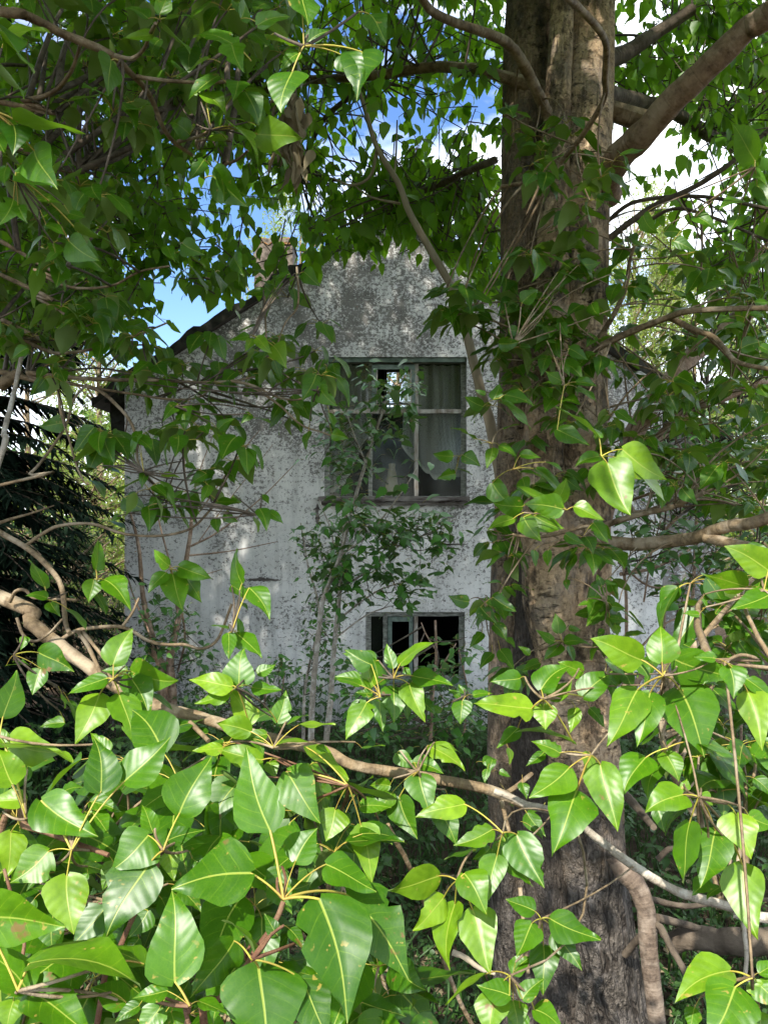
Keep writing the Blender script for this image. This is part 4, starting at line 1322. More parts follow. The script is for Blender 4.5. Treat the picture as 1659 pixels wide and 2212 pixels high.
rosettes(lf, n2, 6, 0.080, (0.1, 0.65), 'mid', .5, .55)
connect(lf, n2, np.concatenate(net_left), .0045, .0024, 2, .06)
c5 = scatter([(-80, 380), (380, 430), (640, 540), (430, 640), (240, 690), (-80, 760)], 150, 3.0, 4.6, HOLES, .26, .06)
tw = hanging(lf, c5, 10, 0.078, (3, 2))
connect(lf, tw, np.concatenate(net_left), .005, .003, 2, .05, 0.8)
HERO_LEFT = [
 ('1', 1.35, None, '30,155,216,140,.55,.95; 1000,192,1045,312,.9,.8; 1020,200,835,150,.6,.7; 895,255,760,335,.42,.6; 480,260,470,415,.6,.2'),
 ('1', 1.25, (1110, 100), '1110,110,1248,62,.6,.85; 1040,80,1050,-10,.55,.8; 1130,100,1250,160,.3,.5'),
 ('1', 1.0, (1310, 200), '1260,310,1215,480,1.0,.25; 1300,-20,1312,112,1.1,.2; 1560,225,1515,428,.95,.2; 1480,240,1560,370,.8,.15; 1290,230,1200,300,.7,.3; 1330,180,1420,120,.6,.3; 1590,60,1680,180,.8,.2; 1150,170,1320,210,.45,.35'),
 ('1', 1.5, (690, 85), '720,80,875,90,.45,.7; 700,120,820,230,.5,.5; 640,80,540,30,.6,.5; 690,60,740,-30,.7,.6; 660,150,535,170,.55,.8; 690,170,640,230,.7,.5'),
 ('1', 1.75, (910, 560), '880,400,985,490,.7,.96; 840,380,890,420,1.0,.8; 1005,545,1118,668,.5,.85; 1110,578,1305,620,.52,.9; 1110,540,1120,440,.5,.7; 980,600,872,590,.6,.75; 820,580,742,510,.5,.7; 1170,645,1242,742,.45,.7; 910,480,960,560,.5,.8; 980,520,1100,540,.35,.85; 870,660,830,690,.6,.4; 750,420,850,440,.4,.5; 940,560,985,625,.4,.6'),
 ('1', 1.1, (-30, 480), '80,525,370,575,.4,.35; 60,540,70,670,1.0,.15; -20,560,20,665,.9,.15; -20,300,118,435,.45,.4; 150,650,235,830,.35,.3; -60,60,40,270,.7,.1; 20,180,130,300,.5,.2'),
 ('1', 1.45, (70, 760), '70,745,288,790,.55,.6; 60,860,10,980,.7,.6; 80,890,120,960,.8,.5; 160,850,270,880,.6,.8; 200,970,290,1010,.6,.5; 300,1040,430,1120,.5,.5; 300,920,375,940,.8,.3; 340,1000,515,1075,.4,.5; 240,1090,190,1128,.6,.5; 30,720,15,800,.6,.6'),
 ('1', 1.8, None, '880,690,810,785,.6,.3; 920,760,1080,862,.4,.35; 945,740,960,870,.55,.2; 715,800,715,870,.6,.25; 1000,820,1085,860,.4,.3; 720,1060,760,1128,.7,.55; 790,1050,880,1110,.5,.7'),
 ('3', 1.9, None, '120,440,50,480,.75,.4; 200,20,300,160,.6,.5; 330,20,460,110,.6,.6; 790,20,885,95,.45,.75; 740,20,780,70,.7,.6; 820,90,890,205,.5,.25; 930,110,960,215,.45,.2; 1010,40,1050,130,.5,.25; 790,110,740,205,.35,.2'),
 ('3', 2.0, (1090, 385), '1108,392,1175,460,.6,.85; 1085,395,1060,455,.6,.8; 1075,390,990,400,.5,.7; 1180,430,1250,515,.55,.9; 1200,440,1300,470,.4,.6; 1110,340,1030,370,.5,.55; 1250,120,1180,150,.6,.5; 1280,120,1310,155,.6,.5; 1310,110,1385,165,.5,.55; 1140,190,1055,215,.6,.65; 1140,170,1205,225,.5,.6; 1190,180,1100,140,.4,.5'),
 ('3', 2.1, (760, 690), '770,680,690,750,.6,.6; 790,690,815,790,.6,.65; 800,690,850,720,.6,.5; 940,790,1015,745,.55,.9; 935,805,995,890,.6,.9; 1080,720,1040,765,.7,.7; 1100,740,1180,770,.5,.7; 870,730,910,780,.6,.6; 700,760,620,790,.4,.4; 760,800,800,870,.6,.5; 850,650,885,705,.5,.4; 700,800,665,850,.5,.5'),
 ('3', 2.0, (620, 970), '590,820,655,885,.8,.6; 600,810,570,900,.5,.5; 630,975,600,1040,.6,.5; 700,985,775,1000,.6,.6; 890,980,820,1030,.65,.7; 900,1030,880,1110,.6,.5; 800,940,850,960,.6,.5; 690,1080,640,1128,.7,.5; 730,1100,800,1060,.6,.6; 940,1100,1045,1110,.55,.75; 470,870,500,930,.9,.3; 440,900,450,860,.5,.3; 330,800,440,850,.5,.3; 280,760,170,770,.4,.4; 420,960,310,965,.4,.35; 460,950,560,1000,.5,.3; 400,1010,460,1090,.5,.3'),
 ('3', 2.1, (1370, 620), '1370,600,1415,540,.4,.7; 1380,610,1450,695,.45,.5; 1360,640,1350,700,.5,.4; 1420,720,1445,790,.5,.5; 1430,810,1505,830,.4,.7; 1330,800,1320,875,.5,.4; 1390,490,1360,560,.5,.5; 1150,520,1180,620,.5,.4; 1270,590,1310,640,.6,.4; 1050,640,1080,590,.5,.5; 700,570,740,620,.7,.6; 250,500,240,610,.35,.6; 190,520,160,590,.6,.5'),
 ('5', 2.0, (1110, 95), '1120,70,1160,165,.6,.6; 1160,80,1215,140,.6,.6; 1100,110,1110,170,.5,1.0; 1130,10,1160,50,.7,.4; 930,110,945,175,.7,.5; 970,90,1025,130,.5,.5; 1000,20,1045,30,.6,.6; 640,60,660,165,.6,.35; 540,20,630,95,.45,.3; 470,120,555,165,.5,.3; 520,100,480,130,.6,.3; 820,60,840,130,.6,.35; 700,60,720,140,.5,.3'),
 ('5', 1.85, (735, 330), '715,345,645,435,.65,.65; 745,350,795,512,.75,.75; 775,320,915,378,.65,.7; 800,360,874,474,.4,.6; 730,315,660,248,.3,.6'),
 ('5', 1.75, (420, 375), '405,375,395,475,.85,.65; 450,375,582,498,.65,.7; 415,330,420,200,.25,.6; 420,440,452,525,.5,.3; 470,360,490,350,.8,.5'),
 ('5', 1.75, (205, 460), '205,455,113,440,.55,.6; 195,405,122,285,.45,.6; 220,475,260,535,.8,.7; 300,505,382,598,.45,.3; 300,445,330,460,.5,.4'),
 ('5', 1.5, (490, 805), '490,740,562,580,.75,.6; 460,800,298,878,.5,.8; 430,870,343,1087,.65,.8; 515,870,562,1087,.65,.6; 555,785,657,972,.6,.7; 565,770,770,810,.4,.6; 550,760,440,775,.5,1.0; 600,820,640,700,.5,.5; 660,870,740,940,.5,.5'),
 ('5', 1.6, (1000, 600), '985,605,1000,720,.6,.7; 1020,605,1118,722,.7,.7; 985,585,905,575,.5,.6; 1030,600,1025,535,.3,.5; 1075,410,1174,545,.55,.55; 1045,390,1010,250,.35,.5; 1000,400,1070,460,.7,.5; 1030,470,1070,510,.4,.3'),
 ('5', 1.45, (1020, 840), '1000,835,812,820,.6,1.0; 990,870,840,900,.5,1.0; 1075,1000,1008,825,.55,.7; 1030,830,1055,670,.85,.6; 1090,840,1212,860,.6,.6; 1195,990,1242,853,.62,.75; 1210,1010,1240,960,.6,.5; 1110,780,1190,740,.7,.4'),
 ('5', 1.45, (1640, 880), '1580,905,1512,1072,.65,.75; 1550,830,1440,800,.5,.6; 1600,740,1480,683,.5,.55; 1610,830,1570,700,.45,.6; 1600,860,1550,790,.5,.6'),
 ('B', 1.6, (785, 1250), '830,1150,1082,1003,.5,.8; 780,1180,750,1013,.55,.6; 915,1235,1177,1312,.6,.75; 890,1290,960,1555,.6,.7; 785,1310,760,1555,.75,.7; 680,1290,608,1083,.5,.6; 660,1140,448,1063,.55,.6; 570,1260,384,1258,.55,.5; 700,1260,720,1180,.7,.5; 850,1180,900,1240,.7,.45'),
 ('B', 1.62, (680, 1360), '600,1420,490,1565,.8,.75; 690,1400,690,1610,.55,.5; 640,1350,530,1350,.8,.55; 650,1300,560,1250,.6,.6; 860,1400,890,1530,.5,.5; 960,1400,1070,1500,.6,.6'),
 ('B', 1.7, (1270, 1370), '1245,1405,1250,1560,.95,.6; 1320,1365,1450,1340,.6,.6; 1230,1380,1150,1330,.6,.5; 1260,1350,1220,1290,.7,.5; 1100,1480,1030,1420,.6,.6'),
 ('5', 1.5, (60, 700), '30,745,130,745,.4,.3; 180,760,130,870,.8,.5; 170,690,320,770,.4,.4; 60,730,130,740,.5,.5; 270,870,280,930,.3,.6; 110,620,95,680,.7,.5; 280,990,170,1010,.5,.4; 300,900,330,1000,.5,.4'),
]
hero(lf, HERO_LEFT)
lf.build('foliage', [M['leaf'], M['petiole'], M['bark_dark'], M['leaf_far']], left)
a = Acc()
ov = overhead(3800, -4.2, 2.2, 6.3, 4.4, 5.2, 4.0)  # unseen crown, shaped to shade the facade from the left
hanging(a, ov, 9, 0.16, (0, 1), res='tiny', spread=.3)
a.build('crown', [M['leaf_far'], M['bark_dark']], left)

# ------------------------------------------------------------------ third poplar, its trunk right of the picture
right = thing('poplar_tree', 'poplar on the right whose pale bough with bright leaves slants in over the fallen log', 'tree', (2.5, 1.9, 0.1))
a = Acc()
tube(a, [(2.5, 1.9, -.2), (2.45, 1.9, .6), (2.4, 1.85, 1.6), (2.5, 1.9, 3), (2.5, 2.2, 5)], [.20, .14, .12, .10, .05], 20, 8, 0, 0.2, .12)
a.build('trunk', M['trunk'], right)
net_right = []
limb('limb', M['bark_pale'], [('8', '1660,772 1550,745 1430,705 1300,670 1200,622 1100,560 1000,490 900,410 800,335 700,302 620,283 560,255 480,225', (1.45, 1.5, 1.58), 21, 14, dict(sides=16, rough=.2, pre=[(2.4, 1.85, 1.0, .03), (1.4, 1.5, 1.15, .012)])),
                              ('8', '1545,745 1555,830 1565,930 1560,1020 1575,1040', (1.45, 1.4), 11, 8)], right, net_right, 'pale flaking bough')
limb('limb', M['bark'], [('6', '1210,780 1200,850 1190,930', (1.42, 1.5), 8, 9, dict(post=[P(1440, 1640, 1.5).tolist() + [.006], P(1500, 1760, 1.48).tolist() + [.008]])),
                         ('6', '1470,730 1540,700 1620,720 1700,760', (1.35, 1.4), 7, 9, dict(post=[(2.4, 1.85, 1.5, .02)]))], right, net_right)
rf = Acc()
HERO_RIGHT = [
 ('6', 1.28, (1205, 790), '1110,720,893,630,.42,.85; 1200,728,1195,573,.95,.8; 1095,850,946,1090,.6,.8; 1150,862,1085,1095,.62,.75; 1275,848,1420,1132,.85,.8; 1255,718,1500,822,.32,.8; 1280,770,1450,825,.5,.5; 1100,740,1150,800,.8,.6'),
 ('6', 1.3, (1480, 735), '1490,750,1525,888,.8,.8; 1430,715,1330,700,.5,.6; 1570,860,1668,1105,.5,.8; 1560,800,1700,900,.5,.5; 1450,740,1390,830,.6,.6'),
 ('6', 1.3, (690, 890), '640,930,388,930,.62,.88; 690,915,690,1022,1.1,.9; 720,890,812,808,.75,.85; 680,850,790,735,.9,.6; 860,880,985,765,.75,.75; 820,1080,565,1028,.5,.9; 830,930,800,1035,.6,.7; 590,800,465,822,.5,.7; 580,1015,490,1100,.6,.5; 860,770,750,740,.4,.6; 890,930,960,1010,.5,.5'),
 ('6', 1.35, (960, 780), '960,720,1055,805,.45,.8; 1040,720,1075,780,.5,.8; 960,780,1000,840,.6,.5'),
 ('6', 1.55, (1640, 420), '1680,430,1513,517,.7,.8; 1659,335,1473,223,.42,.75; 1560,405,1388,347,.25,.75; 1570,230,1690,300,.5,.6; 1360,525,1283,520,.6,.6; 1430,520,1520,530,.5,.5; 1450,560,1490,590,.8,.6; 1370,460,1400,500,.4,.5; 1640,560,1560,640,.7,.25; 1620,600,1680,720,.7,.2; 1590,580,1500,600,.6,.25'),
 ('8', 1.22, (515, 405), '470,390,308,467,.6,.85; 575,412,670,652,.65,.5; 490,505,455,695,.65,.75; 350,280,148,360,.55,.85; 520,420,625,650,.4,.5; 460,470,390,530,.5,.5'),
 ('8', 1.45, (150, 140), '155,155,180,332,.75,.45; 70,250,137,437,.45,.5; 40,230,-40,330,.6,.8; 130,100,260,150,.6,.7; 240,300,300,470,.6,.4; 30,200,-60,200,.5,.8; 60,60,130,140,.7,.7; 200,30,350,140,.5,.7; 230,20,340,60,.5,.8; 280,250,240,380,.5,.3'),
 ('8', 1.2, (320, 610), '350,580,450,752,.75,.75; 385,735,482,1008,.6,.75; 310,710,278,992,.38,.75; 260,685,122,818,.45,.98; 240,590,15,642,.22,.95; 400,480,260,520,.35,.3'),
 ('8', 1.15, (680, 775), '720,775,932,887,.6,.5; 640,795,568,935,.9,.6; 650,740,530,680,.75,.45; 740,830,842,1008,.5,.3; 690,890,712,1102,.6,.35; 560,1010,632,928,.8,.8'),
 ('8', 1.05, (545, 1020), '545,1105,405,1050,.8,.6; 480,1100,468,1290,.8,.75; 600,1120,682,1018,.7,.6; 650,1165,785,1250,.7,.6; 440,1015,265,1147,.3,.9; 560,1130,575,1260,.8,.6; 590,1170,560,1300,.7,.5'),
 ('8', 1.25, (895, 70), '835,220,708,492,.7,.7; 935,110,985,402,.55,.9; 800,125,642,266,.75,.8; 880,60,860,170,.4,.97; 760,60,640,0,.6,.7; 690,60,620,120,.6,.3'),
 ('8', 1.3, (1220, 40), '1130,80,1040,237,.85,.65; 1215,60,1262,187,.8,.7; 1340,10,1532,87,.4,.75; 1310,0,1420,75,.9,.8; 1190,100,1130,260,.6,.5'),
 ('8', 1.2, (1360, 250), '1290,240,1138,322,.9,.9; 1320,360,1285,622,.42,.85; 1430,395,1355,637,.7,.4; 1520,325,1562,518,.8,.85; 1370,240,1422,285,1.0,.85; 1575,335,1690,380,.8,.8; 1545,540,1605,867,.52,.75; 1290,220,1310,170,.9,1.0; 1390,600,1340,680,.9,.4; 1500,450,1520,540,.5,.5; 1180,300,1220,400,.7,.2; 1450,640,1390,690,.7,.7'),
 ('8', .95, (1590, 1030), '1495,1000,1243,1117,.55,.8; 1515,1070,1400,1300,.9,.8; 1590,1045,1642,1130,.8,.9; 1620,1010,1720,960,.6,.8; 1610,1050,1720,1180,.7,.7; 1340,1160,1310,1260,.7,.5; 1620,1180,1640,1290,.7,.8'),
 ('8', 1.6, None, '1600,170,1680,250,.6,.3; 1640,100,1700,180,.7,.2; 1480,140,1530,215,.6,.2; 640,380,690,430,.5,.3; 600,190,610,260,.7,.3; 450,130,440,190,.6,.5; 470,90,455,150,.7,.6; 540,40,545,110,.4,.7; 500,140,550,160,.6,.5'),
 ('8', 2.0, None, '620,320,690,430,.6,.25; 530,230,560,290,.6,.3; 430,100,490,85,.5,.5; 690,300,600,340,.5,.3'),
]
hero(rf, HERO_RIGHT, (.5, .85))
n3 = np.concatenate([scatter([(1400, 1280), (1720, 1200), (1720, 1640), (1560, 1620), (1450, 1480)], 16, 1.7, 2.3),
                     scatter([(1420, 1560), (1720, 1560), (1720, 1760), (1440, 1700)], 10, 1.6, 2.0)])
rosettes(rf, n3, 6, 0.10, (.15, .6), 'hi', .45, .55)
connect(rf, n3, np.concatenate(net_right), .004, .0025, 2)
# hidden ends of the shoots carrying the bright sprays
nodes = np.array([PW(w_, *nd, d_) for w_, d_, nd, t_ in HERO_RIGHT if nd is not None])
connect(rf, nodes, np.concatenate(net_right + net_low), .0020, .0018, 2, -.05)
rf.build('foliage', [M['leaf'], M['petiole'], M['bark']], right)

# ------------------------------------------------------------------ young poplar shoots rising in the foreground
sap = thing('poplar_sapling', 'sunlit young poplar in the near foreground with very large glossy leaves', 'sapling', (-0.12, 0.85, 0.42))
st = Acc()
branch(st, '7', '1222,700 1200,760 1160,830 1110,900 1070,970 1000,1050 950,1120 880,1230', (.95, .9), 11, 17, 0, 12, 5, .12, post=[(-.13, .85, 1.2, .010), (-.12, .85, .4, .016)])
branch(st, '7', '820,1140 815,1180 818,1240', (.85, .85), 8, 10, 0, 10, 5, .1, post=[(-.15, .85, 1.25, .008), (-.13, .85, 1.1, .010)])
branch(st, '7', '1070,960 1060,930 1080,890', (.93, .93), 9, 7, 0, 8)
st.build('stem', M['shoot'], sap)
sf = Acc()
hero(sf, [
 ('7', .92, (1222, 690), '1375,690,1535,1212,.58,.42; 1080,578,742,628,.9,.5; 1165,395,1028,48,.58,.6; 1275,525,1365,378,1.0,.45; 1405,540,1630,640,.7,.45; 1490,668,1786,1018,.6,.4; 1215,560,1150,715,.7,.6; 1190,620,1250,760,.7,.5'),
 ('7', .86, (1085, 950), '1115,985,1130,1420,.8,.5; 1100,945,968,775,.25,.7; 1300,1035,1440,1310,.6,.25; 1010,870,838,1127,.38,.35; 1250,820,1320,900,.6,.25; 1200,850,1130,760,.6,.3; 1330,900,1420,960,.6,.4'),
 ('7', .82, (818, 1150), '755,1045,723,658,.65,.6; 720,1085,575,1135,.6,.5; 690,1160,610,1290,.8,.6; 860,1130,980,1200,.5,.5; 740,1180,760,1320,.6,.5; 600,1150,500,1230,.5,.4'),
 ('7', 1.3, (1500, 200), '1235,140,1402,342,.5,.75; 1445,305,1405,442,.9,.8; 1555,370,1635,612,.55,.85; 1550,290,1690,285,.6,.85; 1320,35,1512,165,.45,.8; 1130,90,922,60,.55,.75; 1030,185,883,377,.65,.55; 960,20,788,92,.4,.75; 1160,100,1190,170,.9,.8; 1640,380,1700,450,.6,.7; 1090,310,1070,440,.5,1.0; 1400,200,1440,300,.6,.5; 1340,110,1420,330,.35,.7; 1420,430,1470,600,.5,.7; 1480,320,1500,440,.5,.7'),
], (.4, .8))
sf.build('foliage', [M['leaf'], M['petiole'], M['shoot']], sap)

sap2 = thing('poplar_sapling', 'young poplar filling the lower left corner with overlapping sunlit leaves', 'sapling', (-0.55, 1.0, 0.40))
st = Acc()
branch(st, '7', '20,350 110,375 200,400 330,450 400,475 470,500', (1.2, 1.15), 15, 10, 0, 10, 5, .15, pre=[(-.62, 1.0, .40, .015), (-.70, 1.15, 1.0, .012)])
branch(st, '7', '700,500 640,640 560,800 480,1000 420,1230', (1.12, 1.0), 9, 13, 0, 10, 5, .12, post=[(-.5, 1.0, .42, .014)])
branch(st, '7', '100,940 105,850 60,700 20,560', (1.05, 1.1), 8, 7, 0, 8)
st.build('stem', M['shoot'], sap2)
sf = Acc()
hero(sf, [
 ('7', 1.05, (705, 480), '640,415,492,577,.9,.65; 775,320,908,73,.75,.7; 640,545,473,858,.7,.3; 735,490,745,612,.7,.85; 720,440,882,378,.5,.3; 830,515,900,580,.6,.4; 660,400,600,290,.7,.6; 790,470,890,440,.5,.3'),
 ('7', 1.12, (310, 480), '290,590,278,852,.75,.75; 210,485,53,632,.8,.7; 180,265,397,452,.65,.75; 437,225,418,-5,.72,.6; 540,180,747,-2,.7,.45; 390,270,530,300,.6,.7; 400,320,480,400,.9,.7; 490,530,450,655,.7,.85; 270,230,360,200,.8,.6; 350,420,400,300,.7,.7; 200,560,120,660,.5,.35; 380,580,330,640,.5,.4'),
 ('7', 1.15, (115, 345), '55,195,-35,40,.9,.8; 115,258,-65,302,.5,.75; 50,400,18,612,.6,.7; 20,20,313,97,.35,.8; 120,120,60,220,.6,.6; 0,340,-60,420,.6,.6; 30,180,20,90,.6,.7'),
 ('7', .88, (80, 1085), '130,968,603,1062,.5,.55; 125,1090,432,1265,.6,.65; 120,1085,-60,860,.6,.6; -80,770,282,776,.4,.6; 620,970,368,868,.5,.9; 60,1130,30,1260,.9,.7; 545,1135,390,1078,.8,.6; 580,1180,700,1130,.4,.6'),
 ('7', 1.2, (470, 700), '230,760,225,918,.8,.25; 460,720,328,900,.7,.25; 640,740,560,860,.7,.2; 140,640,220,660,.5,.4; 520,700,640,690,.5,.3; 150,690,80,780,.6,.3; 780,640,860,760,.6,.3; 700,690,760,800,.6,.35; 60,620,60,700,.9,.3; 600,860,540,930,.7,.3'),
 ('5', 1.2, (0, 1050), '15,965,67,763,.5,.45; 40,1070,272,1127,.45,.8; 30,1090,-50,1000,.6,.7; 470,1120,380,1040,.6,.7'),
 ('5', 1.25, (1180, 1100), '1080,1030,938,975,.5,.75; 1200,1080,1347,1080,.5,.8; 1290,1000,1445,1006,.42,.7; 1090,1060,1150,1125,.6,.8; 960,1100,830,1120,.5,.7; 1150,1040,1040,1070,.5,.8; 1240,1000,1330,960,.5,.7; 1370,1090,1410,1128,.7,.7; 1560,1100,1660,1090,.4,.7'),
], (.4, .8))
# leaves further down inside the thicket, behind the measured sprays
nf = scatter([(-60, 1560), (300, 1600), (560, 1590), (700, 1680), (800, 1900), (840, 2300), (-60, 2300)], 46, 1.25, 1.7)
rosettes(sf, nf, 6, .115, (.15, .6), 'hi', .35, .6)
connect(sf, nf, np.stack([rng.uniform(-1.3, .1, 60), rng.uniform(1.3, 1.7, 60), rng.uniform(.5, 1.1, 60)], -1), .0035, .0022, 2)
sf.build('foliage', [M['leaf'], M['petiole'], M['bark']], sap2)

# ------------------------------------------------------------------ slender saplings in front of the window
def thicket_sapling(paths, leafpoly, nleaf, deps, label, name='poplar_sapling', L=.098, group=None, nl=5, holes=()):
    base = P(*paths[0][0], deps[0])
    t = thing(name, label, 'sapling', (base[0], base[1], ground_z(base[0], base[1])), group)
    a = Acc(); net = []
    for pts, r0, r1 in [(p[:-2], p[-2], p[-1]) for p in paths]:
        branch(a, 'D', ' '.join('%g,%g' % q for q in pts), deps, r0 * .75, r1 * .8, 0, 8, 6, .14, net=net)
    a.build('stem', M['bark_pale'] if name == 'poplar_sapling' else M['bark_red'], t)
    f = Acc()
    nodes = scatter(leafpoly, nleaf, deps[0] - .35, deps[0] + .35, holes, .05, .09)
    rosettes(f, nodes, nl, L, (.05, .7), 'low', .35, .5, .58, wr and POP_W if False else POP_W, jit=.05, up=.7, petr=.0012)
    connect(f, nodes, np.concatenate(net), .0045, .0022, 2, -.06, 1.3)
    f.build('foliage', [M['leaf_sap'], M['petiole'], M['bark_dark']], t)
    return t


wr = 1
thicket_sapling([((672, 1600), (676, 1500), (690, 1350), (700, 1290), (735, 1200), (760, 1100), (790, 1000), (830, 880), (850, 830), 9, 2.5),
                 ((790, 1000), (765, 940), (745, 880), 3, 1.5), ((735, 1200), (800, 1150), (870, 1060), (900, 1010), 3.5, 1.5)],
                [(720, 1090), (690, 1000), (700, 880), (760, 850), (800, 790), (880, 790), (910, 840), (890, 930), (920, 1000), (890, 1080), (830, 1150), (740, 1160)], 64, (5.9, 6.1),
                'tall slender sapling growing up across the middle of the upper window', nl=6, holes=([(822, 985), (885, 960), (900, 1075), (822, 1078)],))
thicket_sapling([((705, 1600), (715, 1500), (722, 1400), (735, 1270), (740, 1180), (750, 1100), 9, 4),
                 ((735, 1270), (800, 1230), (860, 1180), (930, 1150), (985, 1120), 3.5, 1.5), ((730, 1340), (780, 1300), (830, 1270), (900, 1250), 3.5, 1.5), ((722, 1380), (790, 1330), (840, 1310), 3, 1.5)],
                [(700, 1130), (830, 1100), (920, 1110), (985, 1105), (990, 1150), (930, 1220), (920, 1290), (820, 1330), (730, 1330), (680, 1250)], 100, (6.2, 6.4),
                'bushy sapling spreading below the upper window', nl=6)
thicket_sapling([((655, 1600), (660, 1480), (690, 1330), (665, 1220), (650, 1130), 5, 2), ((690, 1330), (720, 1180), (690, 1080), 3, 1.5)],
                [(640, 1100), (690, 1090), (710, 1200), (740, 1350), (740, 1480), (640, 1480), (660, 1330), (650, 1220)], 60, (6.6, 6.8),
                'thin sapling against the pale wall left of the lower window', L=.065, nl=5)
thicket_sapling([((560, 1600), (572, 1520), (576, 1440), 3, 2), ((600, 1600), (610, 1500), (615, 1440), 3, 2), ((520, 1600), (500, 1520), (490, 1440), 3, 1.5)],
                [(440, 1460), (520, 1430), (640, 1420), (650, 1580), (420, 1580)], 90, (7.4, 7.6),
                'low leafy growth at the foot of the pale wall', 'bush', L=.07)
thicket_sapling([((930, 1600), (935, 1500), (942, 1420), (940, 1340), 5, 3), ((935, 1480), (960, 1430), (985, 1390), 3, 1.5), ((938, 1400), (920, 1370), (910, 1345), 2.5, 1.5),
                 ((1000, 1600), (1010, 1500), (990, 1400), 3, 2)],
                [(960, 1440), (1010, 1340), (1050, 1600), (740, 1600), (760, 1420), (830, 1390), (870, 1450)], 70, (5.2, 5.4),
                'bush with bare grey sticks in front of the lower window', 'bush', L=.08)
# reddish many-stemmed shrub at the left corner of the wall
thicket_sapling([((345, 1560), (350, 1460), (330, 1380), (310, 1290), (300, 1180), (280, 1100), 14, 3), ((375, 1560), (372, 1480), (368, 1420), (385, 1340), (400, 1230), (412, 1150), (415, 1100), 14, 4),
                 ((360, 1540), (352, 1440), (320, 1400), 16, 9), ((385, 1330), (370, 1230), (345, 1130), (330, 1060), 4, 1.5), ((412, 1180), (470, 1150), (560, 1080), (640, 1000), 3.5, 1), ((410, 1200), (500, 1190), (600, 1170), 3, 1),
                 ((412, 1130), (450, 1080), (520, 980), (560, 930), 3, 1), ((400, 1230), (440, 1240), (480, 1230), 2.5, 1), ((390, 1300), (400, 1380), (385, 1450), 3, 3), ((415, 1120), (425, 1040), (460, 940), 3, 1),
                 ((330, 1380), (290, 1290), (270, 1220), 3.5, 1.5), ((415, 1110), (400, 1020), (400, 930), (410, 850), 2.5, 1), ((430, 1170), (480, 1100), (590, 960), 2, .8)],
                [(290, 1280), (370, 1270), (440, 1330), (450, 1440), (360, 1460), (290, 1400)], 46, (7.3, 7.6),
                'reddish many-stemmed shrub with bare twigs fanned across the left wall', 'bush', L=.085)
# tangle of bare sticks and leaves right of the trunk
thicket_sapling([((1320, 1560), (1400, 1440), (1480, 1380), (1560, 1340), (1680, 1270), 9, 7), ((1380, 1600), (1450, 1480), (1540, 1390), (1660, 1330), 7, 4), ((1335, 1560), (1350, 1430), (1352, 1300), (1345, 1210), 6, 4),
                 ((1340, 1240), (1400, 1230), (1450, 1210), (1500, 1180), 6, 3), ((1335, 1215), (1420, 1270), (1560, 1230), (1700, 1245), 3.5, 2), ((1500, 1620), (1560, 1500), (1620, 1400), (1700, 1330), 5, 4),
                 ((1300, 1500), (1420, 1360), (1500, 1320), (1660, 1230), 4, 2), ((1430, 1440), (1434, 1360), (1437, 1285), 3.5, 2.5), ((1510, 1470), (1535, 1330), (1540, 1230), 4, 2.5), ((1620, 1240), (1640, 1130), (1655, 1035), 4, 2.5),
                 ((1390, 1300), (1410, 1180), (1440, 1090), 3, 1.5), ((1460, 1330), (1500, 1230), (1560, 1180), 3, 1.5), ((1400, 1180), (1500, 1090), (1600, 1075), (1700, 1060), 5, 3), ((1550, 1280), (1480, 1230), (1450, 1190), 2.5, 1)],
                [(1340, 1050), (1480, 980), (1700, 900), (1700, 1420), (1560, 1300), (1480, 1330), (1400, 1250), (1350, 1180)], 150, (4.6, 5.0),
                'tangled thicket of bare sticks right of the big trunk', 'bush', L=.075)
thicket_sapling([((1480, 1600), (1500, 1200), (1510, 1000), (1530, 800), 6, 3), ((1600, 1600), (1600, 1200), (1590, 900), (1620, 700), 4, 2), ((1505, 1100), (1420, 980), (1400, 900), 3, 1.5)],
                [(1380, 880), (1500, 700), (1700, 560), (1720, 1250), (1560, 1220), (1420, 1130)], 170, (6.0, 6.6),
                'tall leafy bush in front of the low annexe', 'bush', L=.085, nl=6)

# dead grey sapling leaning across the gable
a = Acc()
branch(a, 'D', '775,193 790,240 815,320 860,395 885,460 930,540 975,620 1000,690 1022,780 1045,870 1062,930 1090,1100', (3.6, 3.5, 3.5), 4, 13, 0, 12, 5, .10, post=[P(1120, 1500, 3.62).tolist() + [.028], P(1130, 2240, 3.6).tolist() + [.032]])
branch(a, 'D', '815,320 800,380 760,400 720,385', (3.58, 3.65), 4, 2)
branch(a, 'D', '865,440 800,425 760,395', (3.58, 3.65), 3, 1.5)
branch(a, 'D', '850,385 855,340 858,260', (3.58, 3.65), 3, 1.5)
tag(a.build('dead_sapling', M['deadwood']), 'bare pale dead sapling leaning across the gable and past the window', 'dead tree')

# bundle of withered leaves caught in the canopy
a = Acc()
c = P(632, 300, 2.3)
nn = 60
b = c + np.stack([rng.normal(0, .02, nn), rng.normal(0, .03, nn), rng.uniform(-.09, .13, nn)], -1)
leaves(a, b, unit(np.array([0, 0, -1.0]) + randdir(nn) * .28), randdir(nn), rng.uniform(.04, .085, nn), .45, rng.uniform(.5, 1.3, nn), rng.uniform(-.8, .8, nn), rng.uniform(0, 1, nn), 0, 'mid', twist=rng.uniform(-2, 2, nn))
tube(a, [c + np.array([0, 0, .25]), c + np.array([.01, 0, .1]), c + np.array([.0, 0, -.05])], [.004, .004, .002], 5, 4, 1)
tag(a.build('withered_leaf_bundle', [M['leaf_dead'], M['bark_dark']]), 'brown bundle of withered leaves hanging in the canopy above the chimney', 'dead leaves')

